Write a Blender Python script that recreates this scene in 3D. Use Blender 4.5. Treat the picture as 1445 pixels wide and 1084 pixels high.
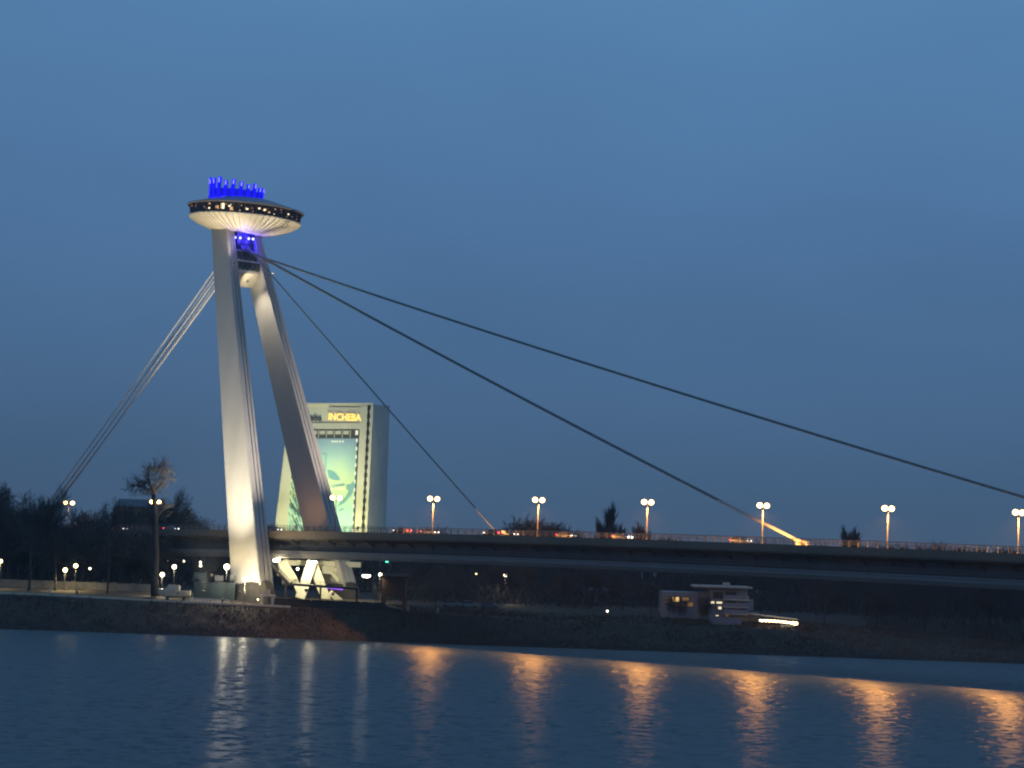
import bpy, math, random
from math import sin, cos, pi, radians, atan, sqrt
from mathutils import Vector, Matrix

random.seed(7)
S = bpy.context.scene
for o in list(bpy.data.objects):
    bpy.data.objects.remove(o)
COL = S.collection

# ------------------------------------------------------------------ camera
FPX, ROLL, PITCH, EYE = 3214.0, 0.034, atan(230.5 / 3214.0), 20.7
cam = bpy.data.cameras.new('camera')
cam.sensor_width = 36.0
cam.lens = FPX / 1445.0 * 36.0
cam.clip_start, cam.clip_end = 1.0, 30000.0
co = bpy.data.objects.new('camera', cam)
COL.objects.link(co)
co.matrix_world = (Matrix.Translation((0, 0, EYE)) @ Matrix.Rotation(pi / 2 + PITCH, 4, 'X')
                   @ Matrix.Rotation(ROLL, 4, 'Z'))
S.camera = co

# ------------------------------------------------------------------ sky
SUN_EL, SUN_ROT = radians(1.5), radians(200)
w = bpy.data.worlds.new('World')
S.world = w
w.use_nodes = True
nt = w.node_tree
nt.nodes.clear()
N = nt.nodes.new
out = N('ShaderNodeOutputWorld')
sky = N('ShaderNodeTexSky')
sky.sky_type = 'NISHITA'
sky.sun_disc = False
sky.sun_elevation = SUN_EL
sky.sun_rotation = SUN_ROT
sky.ozone_density = 6.0
bg1 = N('ShaderNodeBackground')
bg1.inputs[1].default_value = 0.05
nt.links.new(sky.outputs[0], bg1.inputs[0])
tc = N('ShaderNodeTexCoord')
sep = N('ShaderNodeSeparateXYZ')
nt.links.new(tc.outputs['Generated'], sep.inputs[0])
rmp = N('ShaderNodeValToRGB')              # even dusk cloud sheet, deeper towards the horizon all the way round
els = rmp.color_ramp.elements
els[0].position = 0.0
els[0].color = (0.053, 0.096, 0.162, 1)
els[1].position = 1.0
els[1].color = (0.100, 0.240, 0.450, 1)
for pos, c in ((0.06, (0.062, 0.129, 0.245)), (0.14, (0.073, 0.165, 0.325)), (0.24, (0.090, 0.213, 0.405)), (0.45, (0.098, 0.235, 0.445))):
    e = els.new(pos)
    e.color = c + (1,)
nt.links.new(sep.outputs[2], rmp.inputs[0])
noi = N('ShaderNodeTexNoise')
noi.inputs['Scale'].default_value = 5.0
noi.inputs['Detail'].default_value = 4.0
mp = N('ShaderNodeMapping')
mp.inputs['Scale'].default_value = (1, 1, 2.5)
nt.links.new(tc.outputs['Generated'], mp.inputs[0])
nt.links.new(mp.outputs[0], noi.inputs['Vector'])
mr = N('ShaderNodeMapRange')
mr.inputs['From Min'].default_value = 0.3
mr.inputs['From Max'].default_value = 0.7
mr.inputs['To Min'].default_value = 1.07
mr.inputs['To Max'].default_value = 1.20
nt.links.new(noi.outputs[0], mr.inputs[0])
bg2 = N('ShaderNodeBackground')
nt.links.new(rmp.outputs[0], bg2.inputs[0])
nt.links.new(mr.outputs[0], bg2.inputs[1])
mix = N('ShaderNodeMixShader')
mix.inputs[0].default_value = 0.92
nt.links.new(bg1.outputs[0], mix.inputs[1])
nt.links.new(bg2.outputs[0], mix.inputs[2])
nt.links.new(mix.outputs[0], out.inputs[0])

sl = bpy.data.lights.new('sun', 'SUN')     # last trace of the set sun through the cloud
sl.energy = 0.02
sl.angle = radians(15)
sl.color = (1.0, 0.85, 0.75)
so = bpy.data.objects.new('sun', sl)
COL.objects.link(so)
so.rotation_euler = (radians(90) - SUN_EL, 0, radians(180) - SUN_ROT)

# ------------------------------------------------------------------ exposure and sampling
vs = S.view_settings
vs.view_transform = 'Standard'
vs.look = 'None'
vs.exposure = 0.0
vs.gamma = 1.0
vs.use_curve_mapping = False
S.cycles.use_denoising = True
S.cycles.use_adaptive_sampling = False
S.cycles.filter_width = 2.1
S.cycles.max_bounces = 6
S.cycles.sample_clamp_indirect = 4.0
S.cycles.caustics_reflective = False
S.cycles.caustics_refractive = False


# ------------------------------------------------------------------ helpers
def at(px, py, Y):
    """world point at distance Y along the view that the survey of the photograph gave for a pixel"""
    a = (px - 722.5) / FPX
    b = -(py - 542) / FPX
    a0 = a * cos(ROLL) - b * sin(ROLL)
    b0 = a * sin(ROLL) + b * cos(ROLL)
    d = Vector((a0, cos(PITCH) - b0 * sin(PITCH), sin(PITCH) + b0 * cos(PITCH)))
    return Vector((0, 0, EYE)) + d * (Y / d.y)


TH = radians(43)
UX, VX = Vector((cos(TH), -sin(TH), 0)), Vector((sin(TH), cos(TH), 0))
P0 = Vector((-46.9, 515.0, 0))


def W(s, t, z):                            # bridge frame: s along the deck from the pylon foot, t across (minus = near side)
    return P0 + UX * s + VX * t + Vector((0, 0, z))


def s_at(px, t):
    a = math.tan(math.atan((px - 722.5) / FPX))
    lo, hi = -250.0, 300.0
    for _ in range(60):
        m = (lo + hi) / 2
        p = W(m, t, 24)
        x = 722.5 + FPX * (p.x / p.y) + 34 * 0.45 * 0
        if x < px:
            lo = m
        else:
            hi = m
    return lo


def deck_z(s):
    k = 6.0e-5 if s < 85 else 5.0e-5
    return 22.75 - k * (s - 85) ** 2


ORG = {}


class MB:
    def __init__(self):
        self.v, self.f, self.mi = [], [], []

    def add(self, vs_, fs, m=0):
        b = len(self.v)
        self.v += [Vector(p) for p in vs_]
        self.f += [tuple(b + i for i in q) for q in fs]
        self.mi += [m] * len(fs)

    def box(self, c, size, ax=None, m=0):
        ax = ax or (Vector((1, 0, 0)), Vector((0, 1, 0)), Vector((0, 0, 1)))
        c = Vector(c)
        h = [x / 2 for x in size]
        p = [c + ax[0] * (h[0] * i) + ax[1] * (h[1] * j) + ax[2] * (h[2] * k) for k in (-1, 1) for j in (-1, 1) for i in (-1, 1)]
        self.add(p, [(0, 2, 3, 1), (4, 5, 7, 6), (0, 1, 5, 4), (2, 6, 7, 3), (0, 4, 6, 2), (1, 3, 7, 5)], m)

    def loft(self, rings, closed=True, caps=True, m=0):
        n = len(rings[0])
        vs_ = [p for r in rings for p in r]
        fs = []
        for i in range(len(rings) - 1):
            for j in range(n if closed else n - 1):
                k = (j + 1) % n
                fs.append((i * n + j, i * n + k, (i + 1) * n + k, (i + 1) * n + j))
        if caps and closed:
            fs.append(tuple(range(n - 1, -1, -1)))
            fs.append(tuple((len(rings) - 1) * n + j for j in range(n)))
        self.add(vs_, fs, m)

    def tube(self, p, q, r0, r1=None, n=8, caps=True, m=0):
        r1 = r0 if r1 is None else r1
        p, q = Vector(p), Vector(q)
        d = (q - p).normalized()
        a = d.orthogonal().normalized()
        b = d.cross(a)
        self.loft([[c + (a * cos(2 * pi * i / n) + b * sin(2 * pi * i / n)) * r for i in range(n)] for c, r in ((p, r0), (q, r1))], True, caps, m)

    def path(self, pts, r, n=6, m=0):
        rings = []
        for i, p in enumerate(pts):
            d = (pts[min(i + 1, len(pts) - 1)] - pts[max(i - 1, 0)]).normalized()
            a = d.cross(Vector((0, 0, 1)))
            a = a.normalized() if a.length > 1e-4 else d.orthogonal().normalized()
            b = d.cross(a)
            rr = r[i] if isinstance(r, (list, tuple)) else r
            rings.append([p + (a * cos(2 * pi * j / n) + b * sin(2 * pi * j / n)) * rr for j in range(n)])
        self.loft(rings, True, True, m)

    def beam(self, p, q, wd, ht, up=Vector((0, 0, 1)), m=0):
        p, q = Vector(p), Vector(q)
        d = (q - p)
        L = d.length
        d.normalize()
        sd = d.cross(up)
        sd = sd.normalized() if sd.length > 1e-4 else d.orthogonal().normalized()
        u2 = sd.cross(d)
        self.box((p + q) / 2, (L, wd, ht), (d, sd, u2), m)

    def lathe(self, c, prof, n=24, m=0, cap=False):
        c = Vector(c)
        self.loft([[c + Vector((r * cos(2 * pi * i / n), r * sin(2 * pi * i / n), z)) for i in range(n)] for r, z in prof], True, cap, m)

    def ball(self, c, r, n=10, sq=1.0, m=0):
        k = max(4, n // 2)
        self.lathe(c, [(max(r * sin(pi * i / k), 1e-3), -r * cos(pi * i / k) * sq) for i in range(k + 1)], n, m)

    def build(self, name, mats, parent=None, smooth=False):
        o_ = ORG.get(parent.name, Vector()) if parent else Vector()
        me = bpy.data.meshes.new(name)
        me.from_pydata([p - o_ for p in self.v], [], self.f)
        for m_ in (mats if isinstance(mats, (list, tuple)) else [mats]):
            me.materials.append(m_)
        me.polygons.foreach_set('material_index', self.mi)
        if smooth:
            me.polygons.foreach_set('use_smooth', [True] * len(me.polygons))
        me.update()
        o = bpy.data.objects.new(name, me)
        COL.objects.link(o)
        if parent:
            o.parent = parent
            ORG[o.name] = o_
        return o


def tag(o, label=None, cat=None, group=None, kind=None):
    if label:
        o['label'] = label
    if cat:
        o['category'] = cat
    if group:
        o['group'] = group
    if kind:
        o['kind'] = kind
    return o


def thing(name, loc, label, cat, group=None):
    o = bpy.data.objects.new(name, None)
    o.empty_display_size = 0.5
    COL.objects.link(o)
    o.location = loc
    ORG[o.name] = Vector(loc)
    return tag(o, label, cat, group)


def copy_tree(o, parent=None):
    c = o.copy()
    COL.objects.link(c)
    if parent:
        c.parent = parent
    for ch in list(o.children):
        copy_tree(ch, c)
    return c


def mat(name, col, rough=0.7, var=0.0, scale=1.0, metal=0.0, bump=0.0, emit=None, est=0.0, stretch=(1, 1, 1), col2=None):
    m = bpy.data.materials.new(name)
    m.use_nodes = True
    t = m.node_tree
    b = t.nodes['Principled BSDF']
    b.inputs['Base Color'].default_value = tuple(col) + (1,)
    b.inputs['Roughness'].default_value = rough
    b.inputs['Metallic'].default_value = metal
    if emit:
        b.inputs['Emission Color'].default_value = tuple(emit) + (1,)
        b.inputs['Emission Strength'].default_value = est
    if var or bump or col2:
        g = t.nodes.new('ShaderNodeNewGeometry')
        mpp = t.nodes.new('ShaderNodeMapping')
        mpp.inputs['Scale'].default_value = tuple(scale * k for k in stretch)
        t.links.new(g.outputs['Position'], mpp.inputs[0])
        n = t.nodes.new('ShaderNodeTexNoise')
        n.inputs['Scale'].default_value = 1.0
        n.inputs['Detail'].default_value = 6.0
        n.inputs['Roughness'].default_value = 0.62
        t.links.new(mpp.outputs[0], n.inputs['Vector'])
        r = t.nodes.new('ShaderNodeValToRGB')
        c2 = col2 or tuple(max(0.0, k * (1 - var)) for k in col)
        c1 = col if col2 else tuple(min(1.0, k * (1 + var)) for k in col)
        r.color_ramp.elements[0].position = 0.32
        r.color_ramp.elements[1].position = 0.68
        r.color_ramp.elements[0].color = tuple(c2) + (1,)
        r.color_ramp.elements[1].color = tuple(c1) + (1,)
        t.links.new(n.outputs[0], r.inputs[0])
        t.links.new(r.outputs[0], b.inputs['Base Color'])
        if bump:
            bp = t.nodes.new('ShaderNodeBump')
            bp.inputs['Strength'].default_value = 1.0
            bp.inputs['Distance'].default_value = bump
            t.links.new(n.outputs[0], bp.inputs['Height'])
            t.links.new(bp.outputs[0], b.inputs['Normal'])
    return m


def glow(name, col, st):
    return mat(name, (0.02, 0.02, 0.02), 0.6, emit=col, est=st)


M = dict(
    paint=mat('pylon_paint', (0.40, 0.39, 0.37), 0.6, 0.08, 0.25, stretch=(1, 1, 0.12), bump=0.01),
    dish=mat('dish_panel', (0.62, 0.58, 0.48), 0.55, 0.10, 0.5),
    roofm=mat('dish_roof', (0.22, 0.21, 0.22), 0.5, 0.1, 0.6),
    darkglass=mat('dark_glass', (0.035, 0.03, 0.035), 0.15),
    mull=mat('bronze_mullion', (0.10, 0.075, 0.06), 0.5),
    deck=mat('deck_steel', (0.12, 0.115, 0.11), 0.6, 0.12, 0.3, stretch=(1, 1, 2), bump=0.01),
    girder=mat('girder_steel', (0.06, 0.062, 0.07), 0.65, 0.15, 0.3),
    fascia=mat('fascia_metal', (0.155, 0.155, 0.16), 0.6, 0.08, 0.4),
    beige=mat('parapet_paint', (0.15, 0.115, 0.085), 0.7, 0.12, 0.3),
    asphalt=mat('asphalt', (0.05, 0.05, 0.052), 0.85, 0.2, 0.8),
    white=mat('white_paint', (0.75, 0.75, 0.73), 0.6),
    rail=mat('rail_steel', (0.16, 0.16, 0.16), 0.5, 0.05, 1.0, metal=0.3),
    cable=mat('cable_steel', (0.12, 0.15, 0.15), 0.95, 0.1, 1.0),
    sleeve=mat('cable_sleeve', (0.32, 0.31, 0.30), 0.4, 0.05, 1.0),
    stay=mat('backstay_steel', (0.66, 0.655, 0.64), 0.9),
    pole=mat('lamp_pole', (0.12, 0.115, 0.11), 0.5, 0.05, 1.0, metal=0.2),
    black=mat('dark_metal', (0.03, 0.03, 0.035), 0.5),
    concrete=mat('concrete', (0.36, 0.35, 0.32), 0.85, 0.15, 0.4, bump=0.02),
    stone=mat('dark_stone', (0.028, 0.026, 0.024), 0.9, 0.4, 0.5, bump=0.08),
    strut=mat('strut_paint', (0.62, 0.60, 0.48), 0.6, 0.08, 0.5),
    brownwood=mat('brown_boards', (0.13, 0.075, 0.05), 0.75, 0.25, 1.0, stretch=(1, 1, 4)),
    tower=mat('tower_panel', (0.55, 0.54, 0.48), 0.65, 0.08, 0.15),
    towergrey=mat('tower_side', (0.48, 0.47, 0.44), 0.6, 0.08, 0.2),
    towerdark=mat('tower_recess', (0.05, 0.055, 0.06), 0.5),
    bark=mat('bark', (0.035, 0.032, 0.031), 0.95, 0.25, 1.5),
    twig=mat('twig', (0.040, 0.038, 0.041), 0.95),
    render_w=mat('white_render', (0.17, 0.20, 0.24), 0.8, 0.06, 0.3),
    render_o=mat('ochre_render', (0.26, 0.15, 0.08), 0.8, 0.15, 0.3),
    teal=mat('teal_paint', (0.014, 0.028, 0.036), 0.6, 0.15, 0.5),
    boat=mat('boat_gelcoat', (0.46, 0.44, 0.34), 0.4, 0.06, 1.0),
    tyre=mat('rubber', (0.02, 0.02, 0.02), 0.9),
    wall=mat('park_wall', (0.16, 0.15, 0.14), 0.85, 0.25, 0.5, bump=0.03),
    crownblue=mat('crown_panel', (0.05, 0.06, 0.35), 0.5),
    slate=mat('slate_panel', (0.07, 0.075, 0.085), 0.6, 0.2, 0.6),
    neck=mat('neck_cladding', (0.02, 0.02, 0.03), 0.35),
)


# ------------------------------------------------------------------ river
def make_water():
    m = bpy.data.materials.new('river_water')
    m.use_nodes = True
    t = m.node_tree
    b = t.nodes['Principled BSDF']
    b.inputs['Base Color'].default_value = (0.005, 0.020, 0.027, 1)
    b.inputs['IOR'].default_value = 2.3
    b.inputs['Roughness'].default_value = 0.60
    b.inputs['Anisotropic'].default_value = 0.97      # steep short chop, crests across the view
    tv = t.nodes.new('ShaderNodeCombineXYZ')
    tv.inputs[1].default_value = 1.0
    t.links.new(tv.outputs[0], b.inputs['Tangent'])
    g = t.nodes.new('ShaderNodeNewGeometry')

    def noise(scale, detail, st=(1, 1, 1), rot=0.0, w_=0.6):
        mpp = t.nodes.new('ShaderNodeMapping')
        mpp.inputs['Scale'].default_value = tuple(scale * k for k in st)
        mpp.inputs['Rotation'].default_value = (0, 0, rot)
        t.links.new(g.outputs['Position'], mpp.inputs[0])
        n = t.nodes.new('ShaderNodeTexNoise')
        n.inputs['Scale'].default_value = 1.0
        n.inputs['Detail'].default_value = detail
        n.inputs['Roughness'].default_value = w_
        t.links.new(mpp.outputs[0], n.inputs['Vector'])
        return n
    # wave slopes straight from two layers of noise: long low swell and short chop
    a = noise(0.75, 4.0, (0.8, 0.62, 1), 0.06, .66)
    c = noise(0.035, 2.0, (0.5, 1.0, 1), 0.1)
    gust = t.nodes.new('ShaderNodeMapRange')
    gust.inputs['From Min'].default_value = 0.35
    gust.inputs['From Max'].default_value = 0.65
    gust.inputs['To Min'].default_value = 0.65
    gust.inputs['To Max'].default_value = 1.25
    t.links.new(c.outputs[0], gust.inputs[0])
    sub = t.nodes.new('ShaderNodeVectorMath')
    sub.operation = 'SUBTRACT'
    sub.inputs[1].default_value = (.5, .5, .5)
    t.links.new(a.outputs[1], sub.inputs[0])
    mlt = t.nodes.new('ShaderNodeVectorMath')
    mlt.operation = 'MULTIPLY'
    mlt.inputs[1].default_value = (0.9, 2.1, 0.0)
    t.links.new(sub.outputs[0], mlt.inputs[0])
    scl = t.nodes.new('ShaderNodeVectorMath')
    scl.operation = 'SCALE'
    t.links.new(mlt.outputs[0], scl.inputs[0])
    t.links.new(gust.outputs[0], scl.inputs['Scale'])
    addn = t.nodes.new('ShaderNodeVectorMath')
    addn.operation = 'ADD'
    addn.inputs[1].default_value = (0, 0, 1)
    t.links.new(scl.outputs[0], addn.inputs[0])
    nrm = t.nodes.new('ShaderNodeVectorMath')
    nrm.operation = 'NORMALIZE'
    t.links.new(addn.outputs[0], nrm.inputs[0])
    t.links.new(nrm.outputs[0], b.inputs['Normal'])
    b2 = t.nodes.new('ShaderNodeBsdfPrincipled')   # smoother backs of the waves
    b2.inputs['Base Color'].default_value = (0.005, 0.020, 0.027, 1)
    b2.inputs['IOR'].default_value = 1.6
    b2.inputs['Roughness'].default_value = 0.26
    b2.inputs['Anisotropic'].default_value = 0.9
    t.links.new(tv.outputs[0], b2.inputs['Tangent'])
    t.links.new(nrm.outputs[0], b2.inputs['Normal'])
    mx = t.nodes.new('ShaderNodeMixShader')
    mx.inputs[0].default_value = 0.34
    t.links.new(b.outputs[0], mx.inputs[1])
    t.links.new(b2.outputs[0], mx.inputs[2])
    t.links.new(mx.outputs[0], t.nodes['Material Output'].inputs[0])
    mb = MB()
    mb.add([(-2400, -300, 0), (2400, -300, 0), (2400, 486, 0), (-2400, 486, 0)], [(0, 1, 2, 3)])
    return tag(mb.build('river', m), kind='structure')


make_water()


# ------------------------------------------------------------------ thin evening haze
hm = bpy.data.materials.new('haze_air')
hm.use_nodes = True
for n_ in list(hm.node_tree.nodes):
    if n_.type == 'BSDF_PRINCIPLED':
        hm.node_tree.nodes.remove(n_)
hv = hm.node_tree.nodes.new('ShaderNodeVolumePrincipled')
hv.inputs['Color'].default_value = (.85, .88, .92, 1)
hv.inputs['Density'].default_value = 0.00011
hm.node_tree.links.new(hv.outputs[0], hm.node_tree.nodes['Material Output'].inputs['Volume'])
mb = MB()
mb.box((0, 1150, 53), (4900, 3000, 116))
tag(mb.build('haze', hm), kind='stuff')

# ------------------------------------------------------------------ ground
def hsh(x, y):
    v = sin(x * 12.9898 + y * 78.233) * 43758.5453
    return v - math.floor(v)


def vn(x, y):
    i, j = math.floor(x), math.floor(y)
    f, g_ = x - i, y - j
    f, g_ = f * f * (3 - 2 * f), g_ * g_ * (3 - 2 * g_)
    return ((hsh(i, j) * (1 - f) + hsh(i + 1, j) * f) * (1 - g_) + (hsh(i, j + 1) * (1 - f) + hsh(i + 1, j + 1) * f) * g_)


def bank_top(x):
    # height of the crest: lawn side left, falling towards the wood on the right
    pts = ((-400, 7.2), (-100, 7.1), (-60, 6.4), (-15, 6.0), (30, 5.2), (75, 5.0), (95, 3.2), (112, 2.0), (400, 2.0))
    for (a, za), (b, zb) in zip(pts, pts[1:]):
        if a <= x <= b:
            return za + (zb - za) * (x - a) / (b - a)
    return 7.2 if x < 0 else 2.0


def ground_z(x, y):
    zt = bank_top(x)
    if y <= 480:
        return -2.0 * min(1, (480 - y) / 8.0)
    if y < 492:
        f = (y - 480) / 12.0
        base = zt * (f ** 0.85)
        return base + (vn(x * 0.35, y * 0.5) - 0.5) * 0.7 * sin(pi * f) + (vn(x * 1.3, y * 1.3) - 0.5) * 0.25 * (1 - f)
    if y < 520:
        f = (y - 492) / 28.0
        return zt + (7.8 - zt) * f * f * (3 - 2 * f)
    return 7.8


def frange(a, b, st):
    r = []
    while a < b:
        r.append(a)
        a += st
    return r


def build_ground():
    xs = [-2400, -1600, -900, -400, -250] + frange(-150, 150, 1.2) + [150, 170, 200, 260, 400, 900, 1600, 2400]
    ys = [466, 472, 476] + frange(479, 495, 0.75) + [495, 497, 500, 504, 508, 512, 516, 520, 540, 580, 650, 800, 1200, 1800, 2600]
    vs_ = [(x, y, ground_z(x, y)) for y in ys for x in xs]
    nx = len(xs)
    fs = [(j * nx + i, j * nx + i + 1, (j + 1) * nx + i + 1, (j + 1) * nx + i) for j in range(len(ys) - 1) for i in range(nx - 1)]
    mb = MB()
    mb.add(vs_, fs)
    gm = mat('winter_grass_ground', (0.055, 0.042, 0.028), 0.95, scale=0.4, bump=0.02, col2=(0.024, 0.019, 0.014))
    o = mb.build('ground', gm, smooth=True)
    return tag(o, kind='structure')


build_ground()

# low wooded rise far behind the city side
mb = MB()
xs = frange(-2300, 2301, 40)
rows = []
for y, hh in ((1500, 0.0), (1620, .75), (1800, 1.0), (2100, .9), (2500, 0.0)):
    rows.append([Vector((x, y, 7.7 + hh * (13 + 7 * vn(x * .006, 5.2) + 3 * vn(x * .05, 9.1)))) for x in xs])
mb.loft(rows, closed=False)
tag(mb.build('hills', mat('wooded_rise', (.035, .036, .036), .95, .25, .05)), kind='structure')

# promenade path on the crest
mb = MB()
xs = frange(-150, -44, 2)
mb.add([p for x in xs for p in ((x, 492.2, ground_z(x, 492.2) + 0.06), (x, 495.4, ground_z(x, 495.4) + 0.06))],
       [(2 * i, 2 * i + 2, 2 * i + 3, 2 * i + 1) for i in range(len(xs) - 1)])
tag(mb.build('path', mat('path_paving', (0.58, 0.52, 0.40), 0.85, 0.15, 0.6)), kind='structure')
mb = MB()
for x in xs[:-1]:
    z = ground_z(x + 1, 492)
    mb.box((x + 1, 491.95, z + 0.1), (1.98, 0.3, 0.42))
o = mb.build('kerb', bpy.data.materials['path_paving'])
tag(o, kind='structure')


# ------------------------------------------------------------------ bridge deck
def sweep(prof, s0, s1, step, zf):
    rings = []
    s = s0
    while s <= s1 + 1e-6:
        rings.append([W(s, t, zf(s) + z) for t, z in prof])
        s += step
    return rings


S0, S1 = -170.0, 300.0
deck = thing('bridge_deck', W(0, 0, 16.5), 'long dark steel bridge deck crossing the river in front of the trees', 'bridge')
mb = MB()
mb.loft(sweep([(-9.0, 0.0), (-9.0, -1.25), (-8.2, -1.5), (-5.5, -1.9), (5.5, -1.9), (8.2, -1.5), (9.0, -1.25), (9.0, 0.0)], S0, S1, 5, deck_z))
mb.build('road_slab', M['deck'], deck)
for sg in (-1, 1):
    mb = MB()
    mb.loft(sweep([(sg * 9.0, 0.32), (sg * 9.22, 0.32), (sg * 9.22, -1.0), (sg * 9.003, -1.0), (sg * 9.003, -0.01), (sg * 9.0, -0.01)][::sg], S0, S1, 5, deck_z))
    mb.build('edge_beam', M['beige'], deck)
mb = MB()
mb.loft(sweep([(-6.2, -1.95), (-6.0, -5.6), (6.0, -5.6), (6.2, -1.95)], S0, S1, 5, deck_z))
bg = mb.build('box_girder', M['girder'], deck)
mb = MB()
for k in range(int((S1 - S0) / 6)):
    s = S0 + 3 + 6 * k
    mb.beam(W(s, -6.25, deck_z(s) - 2.0), W(s, -6.05, deck_z(s) - 4.0), 0.25, 0.18, VX)
    mb.beam(W(s, -8.3, deck_z(s) - 1.62), W(s, -6.2, deck_z(s) - 2.6), 0.2, 0.3)
tag(mb.build('web_stiffener', M['girder'], bg), kind='stuff')
for sg in (-1, 1):
    mb = MB()
    mb.loft(sweep([(sg * 6.05, -4.1), (sg * 8.9, -4.05), (sg * 8.9, -4.55), (sg * 9.1, -4.6), (sg * 9.1, -5.05), (sg * 8.75, -5.1), (sg * 8.75, -5.5), (sg * 8.55, -5.75), (sg * 6.05, -5.75)][::sg],
                  S0, S1, 5, deck_z))
    wk = mb.build('walkway', M['fascia'], deck)
    mb = MB()
    mb.loft(sweep([(sg * 8.92, -4.2), (sg * 9.02, -4.2), (sg * 9.02, -4.35), (sg * 8.92, -4.35)][::sg], S0, S1, 5, deck_z))
    mb.build('ridge', M['fascia'], wk)
    for dz in (-3.0, -3.5):
        mb = MB()
        mb.loft(sweep([(sg * 8.75, dz), (sg * 8.81, dz), (sg * 8.81, dz + 0.06), (sg * 8.75, dz + 0.06)][::sg], S0, S1, 5, deck_z))
        mb.build('handrail', M['rail'], wk)
mb = MB()
mb.loft(sweep([(-8.0, 0.004), (8.0, 0.004)], S0, S1, 5, deck_z), closed=False)
rd = mb.build('carriageway', M['asphalt'], deck)
mb = MB()
for t in (-4.0, 4.0):
    for k in range(int((S1 - S0) / 9)):
        s = S0 + 9 * k
        mb.add([W(s, t - .08, deck_z(s) + .009), W(s + 3, t - .08, deck_z(s + 3) + .009), W(s + 3, t + .08, deck_z(s + 3) + .009), W(s, t + .08, deck_z(s) + .009)], [(0, 1, 2, 3)])
tag(mb.build('lane_marking', M['white'], rd), kind='stuff')
mb = MB()
mb.loft(sweep([(-0.4, 0.01), (-0.2, 0.28), (0.2, 0.28), (0.4, 0.01)], S0, S1, 5, deck_z))
mb.build('median_barrier', M['concrete'], deck)

# railings, one thing per edge
for sg, lab in ((-1, 'long steel railing of thin posts along the near edge of the bridge'), (1, 'long steel railing of thin posts along the far edge of the bridge')):
    r = thing('bridge_railing', W(0, sg * 8.85, deck_z(0) + 0.3), lab, 'railing', 'railings on the bridge')
    for dz, rr in ((1.15, 0.055), (0.75, 0.03), (0.45, 0.03)):
        mb = MB()
        mb.loft(sweep([(sg * 9.1 - rr, dz + .3 - rr), (sg * 9.1 + rr, dz + .3 - rr), (sg * 9.1 + rr, dz + .3 + rr), (sg * 9.1 - rr, dz + .3 + rr)], S0, S1, 5, deck_z))
        mb.build('rail', M['rail'], r)
    pm = None
    for k in range(int((S1 - S0) / 2)):
        s = S0 + 2 * k + 1
        if pm is None:
            mb = MB()
            mb.box(ORG[r.name] + Vector((0, 0, 0.575)), (0.11, 0.11, 1.15), (UX, VX, Vector((0, 0, 1))))
            po = mb.build('post', M['rail'], r)
            pm = po
        else:
            po = pm.copy()
            COL.objects.link(po)
        po.location = W(s, sg * 9.1, deck_z(s) + 0.32) - ORG[r.name]

# ------------------------------------------------------------------ pylon
ZB, ZT, WB, WT, ST = 5.5, 94.0, 13.2, 3.9, -26.9
LB = (ZB - 9.0) / 85.0


def leg_c(f):
    z = 9.0 + 85.0 * f
    return ST * f, 12.83 + (3.9 - 12.83) * f, z


pylon = thing('bridge_pylon', W(0, 0, ZB), 'tall white leaning A shaped pylon rising beside the bridge deck', 'pylon')
leg_flood = []
for sg in (-1, 1):
    rings = []
    for f in (LB, 0.0, 0.15, 0.3, 0.45, 0.6, 0.75, 0.9, 1.0, 1.02):
        s, wv, z = leg_c(f)
        a = (9.8 + (5.4 - 9.8) * max(f, 0)) / 2
        b = (3.9 + (2.3 - 3.9) * max(f, 0)) / 2
        g_ = 0.26
        # plan of the leg; the front face carries three upright flutes
        pl = [(-a, -b), (a - .15, -b), (a - .15, -b + .06 * b), (a, -b + .06 * b), (a, -.22 * b), (a - g_, -.22 * b), (a - g_, .0), (a, .0), (a, .42 * b), (a - g_, .42 * b),
              (a - g_, .62 * b), (a, .62 * b), (a, b), (-a, b)]
        t0 = sg * wv
        if sg < 0:
            rings.append([W(s + p, t0 + q, z) for p, q in pl])
        else:
            rings.append([W(s + p, t0 - q, z) for p, q in pl][::-1])
    mb = MB()
    mb.loft(rings)
    mb.build('leg', M['paint'], pylon)

for sg in (-1, 1):
    rings = []
    for z, gr in ((4.5, 1.6), (9.2, 1.2), (10.6, .75), (11.0, .1)):
        f = (z - 9.0) / 85.0
        s, wv, _ = leg_c(f)
        a, b = 5.0 + gr, 2.0 + gr
        rings.append([W(s + a * cos(q), sg * wv + b * sin(q), z + .12 * a * cos(q)) for q in [2 * pi * k / 16 for k in range(16)]])
    mb = MB()
    mb.loft(rings)
    mb.build('foot', M['stone'], pylon)

# head beam between the legs
zc0, zc1 = at(355, 388, 533).z, at(352, 356, 533).z       # bottom and top of the beam


def leg_in(z):
    f = (z - 9.0) / 85.0
    return leg_c(f)[0], leg_c(f)[1] - (3.9 - 1.6 * f) / 2


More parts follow.
